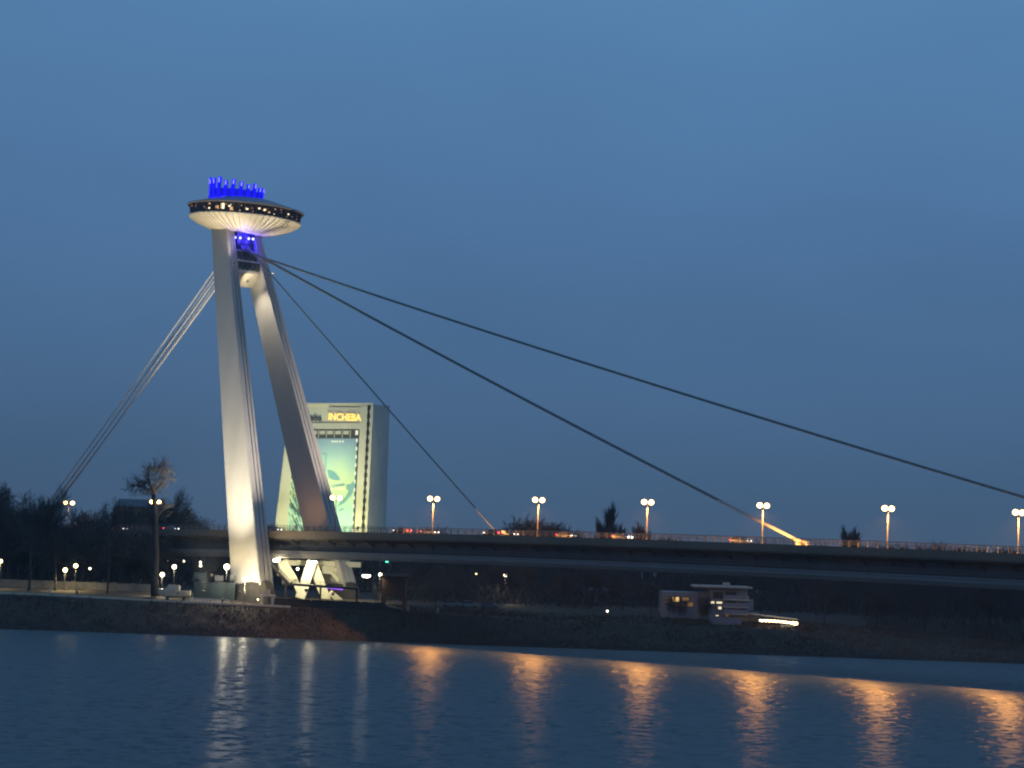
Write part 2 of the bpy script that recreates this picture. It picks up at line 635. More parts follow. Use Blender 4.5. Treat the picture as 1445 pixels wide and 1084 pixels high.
sc_ = leg_in((zc0 + zc1) / 2)[0]
hb = 1.9
mb = MB()
rings = []
for t in (-1, 1):
    r_ = []
    for (ds, z) in ((-hb, zc1), (hb, zc1), (hb, zc0), (-hb - .3, zc0 - 3.0)):
        si, ti = leg_in(z)
        r_.append(W(si + ds, t * (ti + 0.02), z))
    rings.append(r_)
mb.loft(rings)
beamo = mb.build('crossbeam', M['dish'], pylon)
for row in range(2):
    for c in range(5):
        za = zc0 + 0.35 + row * (zc1 - zc0 - .5) / 2
        zb_ = za + (zc1 - zc0 - .9) / 2
        zm = (za + zb_) / 2
        si, ti = leg_in(zm)
        w_ = 2 * ti / 5
        mb = MB()
        mb.box(W(si + hb + .14, -ti + w_ * (c + .5), zm), (0.25, w_ - 0.2, zb_ - za), (UX, VX, Vector((0, 0, 1))))
        mb.build('panel', M['slate'], beamo)
for zz in (zc1 - 0.1, (zc0 + zc1) / 2 + 0.05):
    si, ti = leg_in(zz)
    mb = MB()
    mb.beam(W(si + hb + .3, -ti, zz), W(si + hb + .3, ti, zz), 0.3, 0.22)
    mb.build('ledge', M['white'], beamo)
# cable saddle housing on the beam and neck of the lookout
mb = MB()
mb.loft([[W(sc_ + a, t, zc1 + z) for a, z in ((-2.0, 0), (1.9, 0), (1.4, 1.1), (-1.4, 1.1))] for t in (-1.6, 1.6)])
mb.build('cable_saddle', M['black'], pylon)

# ------------------------------------------------------------------ lookout dish
DC = at(347, 296, 533)
TILT = Matrix.Rotation(radians(2.5), 4, 'Y')


def Dp(r, a, z, off=Vector()):
    return DC + TILT @ (Vector((r * cos(a), r * sin(a), z)) + off)


dish = thing('observation_deck', DC, 'round saucer lookout with lit windows on top of the pylon', 'observation deck')


def dlathe(mbx, prof, n=72, flute=0.0, off=Vector(), cap=False):
    rings = []
    for r, z in prof:
        rings.append([Dp(r * (1 - (flute if (i % 3 == 0) else 0.0)), 2 * pi * i / n, z - ((flute * 9) if (i % 3 == 0) else 0.0), off) for i in range(n)])
    mbx.loft(rings, True, cap)


mb = MB()
dlathe(mb, [(13.0, -2.55), (13.15, -2.7), (11.2, -3.7), (9.2, -4.5), (7.0, -5.2), (4.8, -5.7), (2.8, -5.9)], n=108, flute=0.0, cap=True)
und = mb.build('saucer_underside', M['dish'], dish)
RIBP = [(13.05, -2.72), (11.2, -3.78), (9.2, -4.58), (7.0, -5.28), (4.8, -5.78)]
for i in range(54):
    a = 2 * pi * (i + .5) / 54
    rg_, tn = Vector((cos(a), sin(a), 0)), TILT @ Vector((-sin(a), cos(a), 0))
    mb = MB()
    rings = []
    for r, z in RIBP:
        c0, c1 = Dp(r, a, z + .08), Dp(r - .05, a, z - .30)
        rings.append([c0 - tn * .07, c0 + tn * .07, c1 + tn * .05, c1 - tn * .05])
    mb.loft(rings)
    mb.build('rib', M['dish'], und)
mb = MB()
dlathe(mb, [(12.6, -2.56), (12.75, -0.25), (13.7, -0.18), (13.75, 0.05), (11.5, 0.75), (6.8, 2.1), (6.6, 2.1)], cap=True)
mb.build('roof', M['roofm'], dish)
off_c = Vector((-2.6, 0, 0))
random.seed(3)
lit = [glow('window_glow_%s' % 'abc'[i], c, s_) for i, (c, s_) in enumerate((((1, .55, .25), 0.9), ((1, .8, .5), 1.8), ((1, .4, .22), 0.22)))]
npane = 60
for i in range(npane):
    a0, a1 = 2 * pi * (i + .07) / npane, 2 * pi * (i + .93) / npane
    mb = MB()
    mb.add([Dp(12.80, a0, -2.45), Dp(12.80, a1, -2.45), Dp(12.95, a1, -0.30), Dp(12.95, a0, -0.30),
            Dp(12.70, a0, -2.45), Dp(12.70, a1, -2.45), Dp(12.85, a1, -0.30), Dp(12.85, a0, -0.30)],
           [(0, 1, 2, 3), (7, 6, 5, 4), (0, 4, 5, 1), (2, 6, 7, 3), (1, 5, 6, 2), (0, 3, 7, 4)])
    pane = mb.build('window_pane', M['darkglass'], dish)
    # lamps and tables seen through the glass
    for _ in range(random.choice((0, 1, 1, 2, 2, 3))):
        u, v = random.uniform(.1, .9), random.uniform(.15, .85)
        du, dv = random.choice(((.10, .07), (.14, .10), (.22, .16))), 0
        aa, zz = a0 + (a1 - a0) * u, -2.45 + 2.15 * v
        rr = 12.83 + .15 * v
        mb = MB()
        mb.box(Dp(rr, aa, zz), (0.05, du[0] * 2.2, du[1] * 2.2), (Vector((cos(aa), sin(aa), 0)), Vector((-sin(aa), cos(aa), 0)), Vector((0, 0, 1))))
        mb.build('interior_lamp', random.choice(lit), pane)
for k_, aa in ((0, -1.87), (1, -1.98), (2, -1.70)):
    mb = MB()
    mb.box(Dp(12.98, aa, -1.25 - .25 * k_), (0.05, 0.8, (1.3, .6, .8)[k_]), (Vector((cos(aa), sin(aa), 0)), Vector((-sin(aa), cos(aa), 0)), Vector((0, 0, 1))))
    mb.build('interior_lamp', lit[1 if k_ == 0 else 0], dish)
mb = MB()
for i in range(npane):
    a = 2 * pi * i / npane
    mb.beam(Dp(12.9, a, -2.5), Dp(13.05, a, -0.25), 0.14, 0.14, Vector((cos(a), sin(a), 0.01)))
tag(mb.build('mullion', M['mull'], dish), kind='stuff')
mb = MB()
dlathe(mb, [(13.1, -2.50), (13.2, -2.50), (13.2, -2.62), (13.1, -2.62)])
mb.build('sill_ring', M['dish'], dish)

# neck below the saucer
ZN1 = DC.z - 5.7
NC = W(sc_ - 1.2, 0, 0)
mb = MB()
mb.loft([[NC + UX * (a * k) + VX * (b * k) + Vector((0, 0, z)) for a, b in ((-2.6, -2.4), (2.4, -2.4), (2.4, 2.4), (-2.6, 2.4))] for z, k in ((zc1 + .01, 1.0), (ZN1 - 1.2, .95), (ZN1, 1.2))])
mb.build('neck', M['neck'], dish)
BLUE = (0.006, 0.0, 1.0)
blue_m = glow('blue_tube', BLUE, 1.5)
blue_w = glow('blue_white_spot', (0.35, 0.4, 1.0), 4.0)
for i, px in enumerate((333, 339, 351, 357)):
    c = at(px, 335.3 + .35 * (px - 333) * .25, (NC + UX * 2.5).y - 1.0)
    mb = MB()
    mb.ball(c, 0.30, 10)
    mb.build('blue_spot', blue_w, dish, True)
for k in (-1, 1):
    l = bpy.data.lights.new('blue_lamp', 'POINT')
    l.energy = 800
    l.color = (0.03, 0.015, 1.0)
    l.shadow_soft_size = 0.4
    o = bpy.data.objects.new('blue_lamp', l)
    COL.objects.link(o)
    o.parent = dish
    o.location = NC + UX * 3.2 + VX * (k * 1.2) + Vector((0, 0, ZN1 - 1.9)) - DC

# ring of blue posts
crown = thing('blue_light_crown', Dp(0, 0, 2.1, off_c), 'ring of glowing blue posts standing on the saucer roof', 'light installation')
mb = MB()
dlathe(mb, [(6.4, 2.0), (6.4, 2.35), (6.1, 2.35), (6.1, 2.0)], n=48, off=off_c)
mb.build('base_ring', M['crownblue'], crown)
mb = MB()
dlathe(mb, [(6.42, 2.12), (6.46, 2.12), (6.46, 2.28), (6.42, 2.28)], n=48, off=off_c)
mb.build('light_strip', glow('blue_strip', BLUE, 1.6), crown)
mb = MB()
dlathe(mb, [(2.6, 2.0), (2.6, 4.0), (2.3, 4.2)], n=24, off=off_c, cap=True)
mb.build('plant_room', M['black'], crown)
tipm = glow('blue_tip', (0.30, 0.28, 1.0), 1.3)
haze_blue = glow('blue_fill', BLUE, .7)  # hazy blue glow between the posts, put into self-lit fill panels
npost = 22
for i in range(npost):
    a = 2 * pi * (i + .5) / npost
    hgt = 4.35 - 0.11 * (cos(a) * 6.2 + 6.2) + .35 * sin(i * 2.4)
    p, q = Dp(6.1, a, 2.1, off_c), Dp(6.35, a, 2.1 + hgt, off_c)
    rad = TILT @ Vector((cos(a), sin(a), 0))
    mb = MB()
    mb.beam(p, q, 0.85, 0.2, rad)
    ps = mb.build('post', M['crownblue'], crown)
    mb = MB()
    mb.beam(p.lerp(q, .05) + rad * .16, p.lerp(q, .72) + rad * .16, 0.7, 0.1, rad)
    mb.beam(p.lerp(q, .05) - rad * .16, p.lerp(q, .72) - rad * .16, 0.7, 0.1, rad)
    mb.build('blue_tube', blue_m, ps)
    mb = MB()
    mb.beam(p.lerp(q, .70) - rad * .02, p.lerp(q, 1.02) - rad * .02, .85, 0.44, rad)
    mb.build('post_head', blue_m, ps)
    mb = MB()
    mb.beam(p.lerp(q, .72) + rad * .26, p.lerp(q, .97) + rad * .26, 0.3, 0.1, rad)
    mb.build('tip_lamp', tipm, ps)
    if True:
        mb = MB()
        a2 = 2 * pi * (i + 1.5) / npost
        mb.beam(Dp(6.12, a, 3.1, off_c), Dp(6.12, a2, 3.1, off_c), 0.08, 1.7)
        mb.build('glow_fill', haze_blue, ps)
for k in range(6):
    a = 2 * pi * k / 6
    l = bpy.data.lights.new('blue_lamp', 'POINT')
    l.energy = 1300
    l.color = (0.03, 0.015, 1.0)
    l.shadow_soft_size = 0.3
    o = bpy.data.objects.new('blue_lamp', l)
    COL.objects.link(o)
    o.parent = crown
    o.location = Dp(5.2, a, 3.0, off_c) - ORG[crown.name]


# ------------------------------------------------------------------ cables
def cable(p, q, sag, r, n=24):
    return [p.lerp(q, i / n) - Vector((0, 0, sag * 4 * (i / n) * (1 - i / n))) for i in range(n + 1)]


sad = W(sc_ + 1.7, 0, zc1 + 0.5)
specs = (
    (62.0, 0.16, 0.2, 'short steep stay cable from pylon head to the deck beside a red tail light', 1, 9.0, 1.6),
    (139.5, 0.28, 0.7, 'middle stay cable whose lower end glows under a street lamp', 2, 22.0, 0.9),
    (225.0, 0.31, 1.2, 'longest and highest stay cable running out of the right of the picture', 2, 26.0, 0.2),
)
for sA, r_, sag, lab, nst, slv, dz in specs:
    end = W(sA, 0, deck_z(sA) + 0.4)
    c = thing('stay_cable', end, lab, 'cable', 'stay cables of the main span')
    for k in range(nst):
        off = Vector((0, 0, 0)) if nst == 1 else VX * ((k - .5) * 0.9)
        top = sad + Vector((0, 0, dz - 1.0)) + off
        pts = cable(top, end + off, sag, r_)
        mb = MB()
        mb.path(pts, r_ * (1.0 if nst == 1 else .62), 8)
        mb.build('strand', M['cable'], c, True)
        L = (end - top).length
        f0 = 1 - slv / L
        sp = []
        for i in range(9):
            f = f0 + (1 - f0) * i / 8
            sp.append(top.lerp(end + off, f) - Vector((0, 0, sag * 4 * f * (1 - f))))
        mb = MB()
        mb.path(sp, [r_ * (.72 if nst > 1 else 1.15)] * 8 + [r_ * 1.5], 8)
        mb.build('sleeve', M['sleeve'], c, True)
    mb = MB()
    mb.loft([[end + UX * a + VX * (t * .7) + Vector((0, 0, z)) for a, z in ((-2.2, -.5), (1.2, -.5), (.6, .4), (-1.6, .9))] for t in (-1, 1)])
    mb.build('anchor_block', M['concrete'], c)

bs_end = W(-103, 0, 19.5)
stay_tops = (332, 340, 348, 355, 362)
for i, py in enumerate(stay_tops):
    tp = at(337, py, W(sc_ - 1.5, 0, 0).y)
    e_ = bs_end + Vector((-.5 + .25 * i, 0, -1.0 * i * .35 + .6)) + VX * ((i % 2 - .5) * 1.2)
    c = thing('backstay_cable', e_, ('topmost', 'second from top', 'middle', 'second from bottom', 'lowest')[i] + ' of the five pale backstay strands left of the pylon', 'cable', 'backstay strands behind the pylon')
    mb = MB()
    mb.path(cable(tp, e_, 0.6, .2, 12), 0.19, 8)
    mb.build('strand', M['stay'], c, True)
    mb = MB()
    mb.tube(e_ + (tp - e_).normalized() * 4, e_, 0.24, 0.34, 8)
    mb.build('anchor_socket', M['cable'], c)


# ------------------------------------------------------------------ floodlights
def floodlight(p, aim, power, col, ang, label, blend=.6, size=0.5, r=0.4, lens=None, group='floodlights on the pylon', mast=True):
    p, aim = Vector(p), Vector(aim)
    t = thing('floodlight', p, label, 'floodlight', group)
    d = (aim - p).normalized()
    mb = MB()
    mb.tube(p - d * .75 * size, p - d * .05 * size, size * .5, size * .8, 10)
    mb.build('housing', M['black'], t)
    mb = MB()
    mb.tube(p - d * .05 * size, p + d * 0.02, size * .72, size * .72, 10)
    mb.build('lens', lens or glow('lens_glow', col, 2.5), t)
    if mast:
        mb = MB()
        mb.tube(p - d * .5 * size, p - d * .5 * size - Vector((0, 0, .9 * size)), .07, .09, 6)
        mb.build('bracket', M['black'], t)
    l = bpy.data.lights.new('flood_lamp', 'SPOT')
    l.energy = power
    l.color = col
    l.spot_size = radians(ang)
    l.spot_blend = blend
    l.shadow_soft_size = r
    o = bpy.data.objects.new('flood_lamp', l)
    COL.objects.link(o)
    o.parent = t
    o.location = d * 0.3
    o.rotation_euler = d.to_track_quat('-Z', 'Y').to_euler()
    return t


WARM = (1.0, 0.86, 0.58)
nl0, nl1 = leg_c(0.0), leg_c(1.0)


def near_leg(f, out=0.0, fr=0.0):
    s, wv, z = leg_c(f)
    return W(s + fr, -wv - out, z)


def far_leg(f, out=0.0, fr=0.0):
    s, wv, z = leg_c(f)
    return W(s + fr, wv + out, z)


# uplights on the near leg
def bank_pt(p, h=1.2):
    return (p.x, p.y, ground_z(p.x, p.y) + h)


g1 = near_leg(-0.01, 8.0, -5.0)
floodlight((g1.x, g1.y, 12.4), near_leg(.22, 1.0, 1.5), 6500, (1.0, .79, .40), 110, 'floodlight on the kiosk roof aimed up the near pylon leg', 1.0)
g5 = near_leg(0.02, 9.0, 6.5)
floodlight((g5.x, g5.y, 9.0), W(4, -9.2, 21.6), 13000, (1.0, .76, .40), 125, 'floodlight at the pylon foot aimed up at the deck edge', 1.0)
g2 = near_leg(-0.01, 15.0, 1.0)
floodlight(bank_pt(g2, 2.6), near_leg(.84, 1.5, 3.0), 235000, (1.0, .87, .62), 72, 'second floodlight on the bank crest aimed up the near pylon leg', 1.0, group='floodlights on the pylon')
g3 = W(30, -10.2, deck_z(30) + 1.2)
floodlight(g3, near_leg(.40, 5.0, 4), 110000, (1.0, .82, .66), 42, 'floodlight on the deck edge aimed at the ribbed pylon faces', 1.0, .4)
g4 = W(26, 10.2, deck_z(26) + 1.2)
floodlight(g4, far_leg(.44, 2.5, 5), 100000, (1.0, .79, .60), 42, 'floodlight on the far deck edge aimed at the far pylon leg', 1.0, .4)
g6 = W(-3, 0.9, deck_z(-3) + .7)
floodlight(g6, far_leg(.27, -1.9, 0), 1700, (1.0, .48, .14), 120, 'small orange floodlight on the carriageway at the far pylon leg', 1.0, .3, .3)
# down the far leg and onto the beam soffit
p = near_leg(.86, -3.6, 1.0)
floodlight(p, far_leg(.62, -1, .5), 19000, (1.0, .85, .62), 84, 'floodlight inside the pylon head lighting the far leg', .9, .45)
p = near_leg(.84, -3.6, 3.2)
floodlight(p, W(leg_in(zc0)[0] + 1, 2.0, zc0 - 1.5), 1500, (1.0, .86, .58), 90, 'floodlight below the head beam lighting its soffit', .8, .4)
# saucer underside
for i, (fl, f, o_, fr, pw, rr, az, lab) in enumerate((
        (near_leg, .885, 1.6, 5.0, 4300, 9.0, -1.9, 'bracket floodlight on the near leg front lighting the saucer'),
        (far_leg, .88, -2.5, -4.5, 4200, 10.0, -2.75, 'bracket floodlight inside the pylon head lighting the left of the saucer'),
        (far_leg, .87, .5, 4.3, 4600, 9.0, -.45, 'bracket floodlight on the far leg front lighting the saucer'),
        (far_leg, .88, 4.0, -4.0, 3000, 9.0, 1.6, 'bracket floodlight on the far leg back lighting the saucer'))):
    p = fl(f, o_, fr)
    t = floodlight(p, Dp(rr, az, -4.4), pw, (1.0, .84, .58), 96, lab, 1.0, .35, .5, mast=False)
    mb = MB()
    mb.tube(p - Vector((0, 0, .3)), fl(f, 0, fr * .4) - Vector((0, 0, .6)), .05, .08, 6)
    mb.build('bracket', M['paint'], t)


# ------------------------------------------------------------------ support trestle below the deck
def zg(x, y):
    return ground_z(x, y)


YG = 517.0
tr = thing('support_trestle', W(2, 4, 7.6), 'floodlit pale yellow trestle of slanting struts under the deck', 'trestle')


def strut(p, q, w_=1.7, h_=1.7):
    mb = MB()
    mb.beam(at(p[0], p[1], p[2]), at(q[0], q[1], q[2]), w_, h_, Vector((0, 1, 0)))
    mb.build('strut', M['strut'], tr)


strut((441, 792, 516), (423, 846, 513), 2.1, 2.0)
strut((441, 792, 518), (461, 848, 517), 2.0, 2.0)
strut((398, 792, 514), (413, 820, 514), 2.2, 1.8)
strut((404, 790, 519), (396, 812, 520), 1.6, 1.6)
strut((452, 803, 520), (470, 803, 522), 1.2, 1.3)
strut((470, 803, 522), (492, 828, 524), 1.5, 1.6)
strut((447, 807, 519), (468, 808, 521), 0.7, .8)
strut((468, 808, 521), (484, 826, 522), 0.8, .9)
strut((413, 812, 516), (424, 838, 513), 1.2, 1.3)
strut((466, 836, 515), (480, 848, 516), 1.2, 1.3)
mb = MB()
a_, b_ = at(398, 793.5, 520), at(505, 797, 526)
mb.beam(a_, b_, 5.0, 1.2)
mb.build('cap_beam', M['strut'], tr)

yl = (1.0, .93, .45)
floodlight(at(432, 833, 505), at(440, 806, 517), 900, yl, 120, 'floodlight on the gangway aimed up at the yellow trestle', .9, .5, group='lights under the deck')
floodlight(at(470, 838, 508), at(482, 806, 522), 800, yl, 120, 'floodlight at the right foot of the yellow trestle', .9, .5, group='lights under the deck')
floodlight(at(402, 826, 507), at(404, 800, 516), 400, yl, 110, 'floodlight at the left foot of the yellow trestle', .9, .4, group='lights under the deck')


# ------------------------------------------------------------------ street lamps on the bridge
SOD = (1.0, 0.42, 0.09)
sod_m = glow('sodium_bulb', (1.0, .56, .20), 11.0)
lamp0 = None
lampx = ((97, 'double street lamp glowing through the bare trees at far left'), (219, 'double street lamp glowing in front of the tall bare tree'),
         (475, 'double street lamp shining in front of the lit billboard'), (612, 'double street lamp left of the short steep cable, above a small bush'),
         (759, 'double street lamp rising above the rounded bare bushes'), (913, 'double street lamp above the small poplar'),
         (1076, 'double street lamp right beside the glowing cable end'), (1252, 'double street lamp just right of the lone poplar'),
         (1437, 'double street lamp cut by the right end of the bridge view'))
LS = (-77, -43, 19.7, 49.6, 79.2, 107.4, 134.8, 161.9, 187.8)
LZ = (6.6, 6.6, 7.5, 7.4, 7.4, 7.3, 7.1, 7.1, 7.0)


def make_lamp(base, lab):
    t = thing('street_lamp', base, lab, 'street lamp', 'double street lamps along the bridge')
    h = 7.0
    mb = MB()
    mb.tube(base, base + Vector((0, 0, h + .3)), .12, .075, 8)
    mb.tube(base, base + Vector((0, 0, .6)), .2, .2, 8)
    mb.build('pole', M['pole'], t)
    for k in (-1, 1):
        mb = MB()
        c0 = base + Vector((0, 0, h + .3))
        mb.path([c0, c0 + VX * (k * .5) + Vector((0, 0, .22)), c0 + VX * (k * 1.05) + Vector((0, 0, .2))], .055, 6)
        arm = mb.build('arm', M['black'], t)
        mb = MB()
        hc = c0 + VX * (k * 1.05) + Vector((0, 0, .2))
        mb.lathe(hc, [(.05, .22), (.3, .14), (.46, .0), (.44, -.04)], 10)
        mb.build('lamp_hood', M['black'], arm)
        mb = MB()
        mb.ball(hc + Vector((0, 0, -.22)), .54, 14, .9)
        mb.build('bulb', sod_m, arm, True)
        lp = bpy.data.lights.new('lamp_light', 'SPOT')
        lp.spot_size = radians(174)
        lp.spot_blend = 1.0
        lp.energy = 34000
        lp.color = SOD
        lp.shadow_soft_size = .3
        lo = bpy.data.objects.new('lamp_light', lp)
        COL.objects.link(lo)
        lo.parent = t
        lo.location = hc - base + Vector((0, 0, -1.05))
    return t


lamps = []
for (px, lab), s, hz in zip(lampx, LS, LZ):
    b = W(s, -7.2, deck_z(s) + .004)
    if lamp0 is None:
        lamp0 = make_lamp(b, lab)
        l = lamp0
    else:
        l = copy_tree(lamp0)
        l['label'] = lab
        l.location = b
    l.scale = (1, 1, hz / 7.1)
    lamps.append((l, s))
for l, s in lamps:
    if s < -20:                            # the two lamps of the approach burn lower
        for ch in l.children:
            if ch.type == 'LIGHT':
                ch.data = ch.data.copy()
                ch.data.energy = 1800
    elif s < 30:                           # the lamp by the pylon, turned down to keep the bank dark
        for ch in l.children:
            if ch.type == 'LIGHT':
                ch.data = ch.data.copy()
                ch.data.energy = 900


# ------------------------------------------------------------------ park and bank lamps
def globe_lamp(px, py, Y, r, col, st, lab, group='globe lamps on the bank', z0=None, flat=1.0, grp=True):
    c = at(px, py, Y)
    b = Vector((c.x, c.y, ground_z(c.x, c.y) if z0 is None else z0))
    t = thing('park_lamp', b, lab, 'lamp', group)
    mb = MB()
    mb.tube(b, c - Vector((0, 0, r * .8)), .08, .06, 6)
    mb.build('pole', M['black'], t)
    mb = MB()
    mb.ball(c, r, 10, flat)
    mb.build('globe', glow('globe_glow', col, st * .33), t, True)
    mb = MB()
    mb.lathe(c, [(r * .45, r * flat * .92), (r * .3, r * flat * 1.15), (.02, r * flat * 1.25)], 8)
    mb.build('cap', M['black'], t)
    if r > .35 or 'amber' in lab:
        lp = bpy.data.lights.new('lamp_light', 'POINT' if 'pylon foot' in lab else 'SPOT')
        if lp.type == 'SPOT':
            lp.spot_size = radians(176)
            lp.spot_blend = 1.0
        lp.energy = (300 if r < .35 else 2400 * (r / .45) ** 2) * (0.9 if lp.type == 'POINT' else 1)
        lp.color = col
        lp.shadow_soft_size = .25
        lo = bpy.data.objects.new('lamp_light', lp)
        COL.objects.link(lo)
        lo.parent = t
        lo.location = c - b + Vector((0, -r * 1.2, -r * 1.1))
    return t


CW, YW = (1.0, .88, .60), (1.0, .80, .36)
for a in (
    (1, 792, 512, .42, YW, 26, 'yellowish globe lamp at the very left end of the lawn'),
    (92, 804.5, 512, .50, YW, 30, 'left lower of two yellow globe lamps among the lawn trees'),
    (107, 798.5, 516, .48, YW, 30, 'right upper of two yellow globe lamps among the lawn trees'),
    (127, 802.5, 530, .26, CW, 26, 'small white lamp between the leaning tree and the thin tree on the lawn'),
    (229, 811, 506, .50, CW, 26, 'big white globe lamp at the bow of the beached boat'),
    (246, 800, 520, .50, CW, 26, 'big globe lamp above the beached boat'),
    (236, 790, 545, .26, CW, 26, 'smaller left white lamp above the boat under the deck edge'),
    (259.5, 792, 545, .26, CW, 26, 'smaller right white lamp above the boat under the deck edge'),
    (283, 793.5, 550, .25, CW, 26, 'upper of two small stacked white lamps under the deck'),
    (283, 798.5, 548, .28, CW, 26, 'lower of two small stacked white lamps under the deck'),
    (320, 800, 500, .62, (1, .88, .6), 30, 'largest globe lamp just left of the pylon foot'),
    (346, 817.5, 497, .46, CW, 26, 'globe lamp in front of the pylon foot'),
    (420, 803, 530, .30, CW, 30, 'small lamp between the yellow struts'),
    (536.5, 811, 505, .36, CW, 30, 'globe lamp on a pole left of the brown hut'),
    (672, 810, 545, .20, YW, 14, 'faint yellowish lamp in the dark trees under the deck'),
    (713, 812.5, 520, .42, CW, 26, 'white globe lamp in the dark trees under the deck'),
    (857, 862.5, 505, .22, (1, .9, .7), 20, 'low white lamp before the pale pavilion'),
    (988, 805.5, 500, .34, (1, .92, .5), 30, 'yellow globe lamp above the riverside house'),
    (31, 719.5, 560, .22, CW, 14, 'tiny white lamp high in the leftmost trees'),
):
    globe_lamp(*a)

# wide lights under the deck
for px, py, Y, wd, lab in ((390, 790.5, 508, 1.7, 'wide white light under the deck right beside the near pylon leg'), (441, 793, 512, 2.3, 'wide white light on top of the yellow trestle'),
                           (517, 812.5, 512, 2.0, 'wide warm light between trestle and brown hut')):
    c = at(px, py, Y)
    t = thing('deck_light', c, lab, 'lamp', 'wide lights under the deck')
    mb = MB()
    mb.lathe(c, [(.02, -.42), (wd * .3, -.38), (wd * .47, -.12), (wd * .47, .1), (wd * .3, .26)], 14)
    mb.build('diffuser', glow('deck_glow', (1, .9, .62), 12), t, True)
    mb = MB()
    mb.lathe(c, [(wd * .34, .26), (wd * .5, .2), (wd * .2, .55), (.1, .6)], 14)
    mb.build('hood', M['black'], t)
    mb = MB()
    mb.tube(c + Vector((0, 0, .5)), c + Vector((0, 0, 1.6)), .08, .08, 6)
    mb.build('hanger', M['black'], t)
    lp = bpy.data.lights.new('lamp_light', 'POINT')
    lp.energy = 2800 if wd > 2.1 else 1500
    lp.color = (1, .88, .58)
    lp.shadow_soft_size = .4
    lo = bpy.data.objects.new('lamp_light', lp)
    COL.objects.link(lo)
    lo.parent = t
    lo.location = Vector((0, -.9, -.7))

# green signal under the deck
c = at(546, 790.5, 503)
t = thing('signal_light', c, 'green signal light hung under the deck edge', 'signal')
mb = MB()
mb.ball(c, .48, 12)
mb.build('lens', glow('green_glow', (.10, 1.0, .62), 5), t, True)
mb = MB()
mb.box(c + Vector((.1, .7, 0)), (1.1, .5, 1.5))
mb.box(c + Vector((.1, .3, .62)), (1.0, .9, .08))
mb.build('housing', M['black'], t)
mb = MB()
mb.tube(c + Vector((.1, .8, .7)), c + Vector((.1, .8, 2.2)), .07, .07, 6)
mb.build('hanger', M['black'], t)

# ------------------------------------------------------------------ exhibition tower
TY = 880.0
tower = thing('exhibition_tower', at(455, 770, TY), 'greenish floodlit office tower with billboard behind the pylon', 'building')


def tq(x0, y0, x1, y1, x2, y2, x3, y3, off, dep, name, m, parent):
    """slab with four facade corners (tl, tr, br, bl), standing out by off, dep thick"""
    mb_ = MB()
    P = [at(x, y, TY) for x, y in ((x0, y0), (x1, y1), (x2, y2), (x3, y3))]
    n_ = Vector((0, -1, 0))
    mb_.add([p + n_ * off for p in P] + [p + n_ * (off - dep) for p in P], [(0, 3, 2, 1), (4, 5, 6, 7), (0, 1, 5, 4), (1, 2, 6, 5), (2, 3, 7, 6), (3, 0, 4, 7)])
    return mb_.build(name, m, parent)


def tsl(xa, xb, y0, y1, off, dep, name, m, parent, lean=.05):
    """upright strip: xa, xb are the x values at y = 571, leaning like the tower"""
    f = lambda x, y: x - lean * (y - 571)
    return tq(f(xa, y0), y0, f(xb, y0), y0, f(xb, y1), y1, f(xa, y1), y1, off, dep, name, m, parent)


mb = MB()
fr = [at(408, 571, TY), at(527, 571, TY), at(516.5, 775, TY), at(384, 775, TY)]
bk = [fr[0] + Vector((3, 22, 0)), at(550, 573, TY + 22), at(543.5, 775, TY + 22), fr[3] + Vector((3, 22, 0))]
mb.add(fr + bk, [(0, 3, 2, 1), (4, 5, 6, 7), (0, 1, 5, 4), (3, 7, 6, 2), (0, 4, 7, 3)], 0)
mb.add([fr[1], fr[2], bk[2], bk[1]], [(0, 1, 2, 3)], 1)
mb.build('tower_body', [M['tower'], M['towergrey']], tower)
# pilasters
tsl(509.5, 519.5, 572, 765, .9, .9, 'pilaster', M['tower'], tower)
tsl(522.5, 527, 572, 765, .9, .9, 'pilaster', M['tower'], tower)
tq(409, 573, 418, 573, 404.5, 765, 386, 765, .9, .9, 'pilaster', M['tower'], tower)
# notch column of small windows
notch = tsl(519.6, 522.4, 572, 760, .35, .3, 'window_column', M['towerdark'], tower)
for k in range(15):
    y = 572.5 + 11.9 * k
    tsl(519.0, 523.6, y, y + 6.2, 1.0, .35, 'window', M['darkglass'], notch)
# header with lettering
hd = tq(464.5, 575, 512, 575, 511, 594.5, 463.5, 594.5, .5, .5, 'sign_panel', M['towergrey'], tower)


def text(body, px, py, hpx, Y, m, parent, name, ext=.15, wpx=None, bold=.0):
    cu = bpy.data.curves.new(name, 'FONT')
    cu.body = body
    cu.size = 1.0
    cu.extrude = .04
    cu.offset = bold
    tmp = bpy.data.objects.new(name, cu)
    COL.objects.link(tmp)
    me = bpy.data.meshes.new_from_object(tmp.evaluated_get(bpy.context.evaluated_depsgraph_get()))
    bpy.data.objects.remove(tmp)
    xs_ = [v.co.x for v in me.vertices]
    ys_ = [v.co.y for v in me.vertices]
    w0, h0 = max(xs_) - min(xs_), max(ys_) - min(ys_)
    mpx = Y / FPX
    sx = (wpx * mpx) / w0
    sy = (hpx * mpx) / h0
    o_ = at(px, py, Y)
    for v in me.vertices:
        x, y, z = v.co
        v.co = o_ + Vector(((x - min(xs_)) * sx, -z / .04 * ext, (y - min(ys_)) * sy)) - ORG[parent.name]
    me.materials.clear()
    me.materials.append(m)
    o = bpy.data.objects.new(name, me)
    COL.objects.link(o)
    o.parent = parent
    ORG[o.name] = ORG[parent.name]
    return o


text('INCHEBA', 463.5, 592.6, 10.0, TY - .9, glow('sign_letters', (1.0, .70, .15), 1.7), hd, 'lettering', .2, 46, .018)
text('incheba', 417, 593.2, 9.0, TY - .3, M['towerdark'], tower, 'lettering', .2, 37, .012)
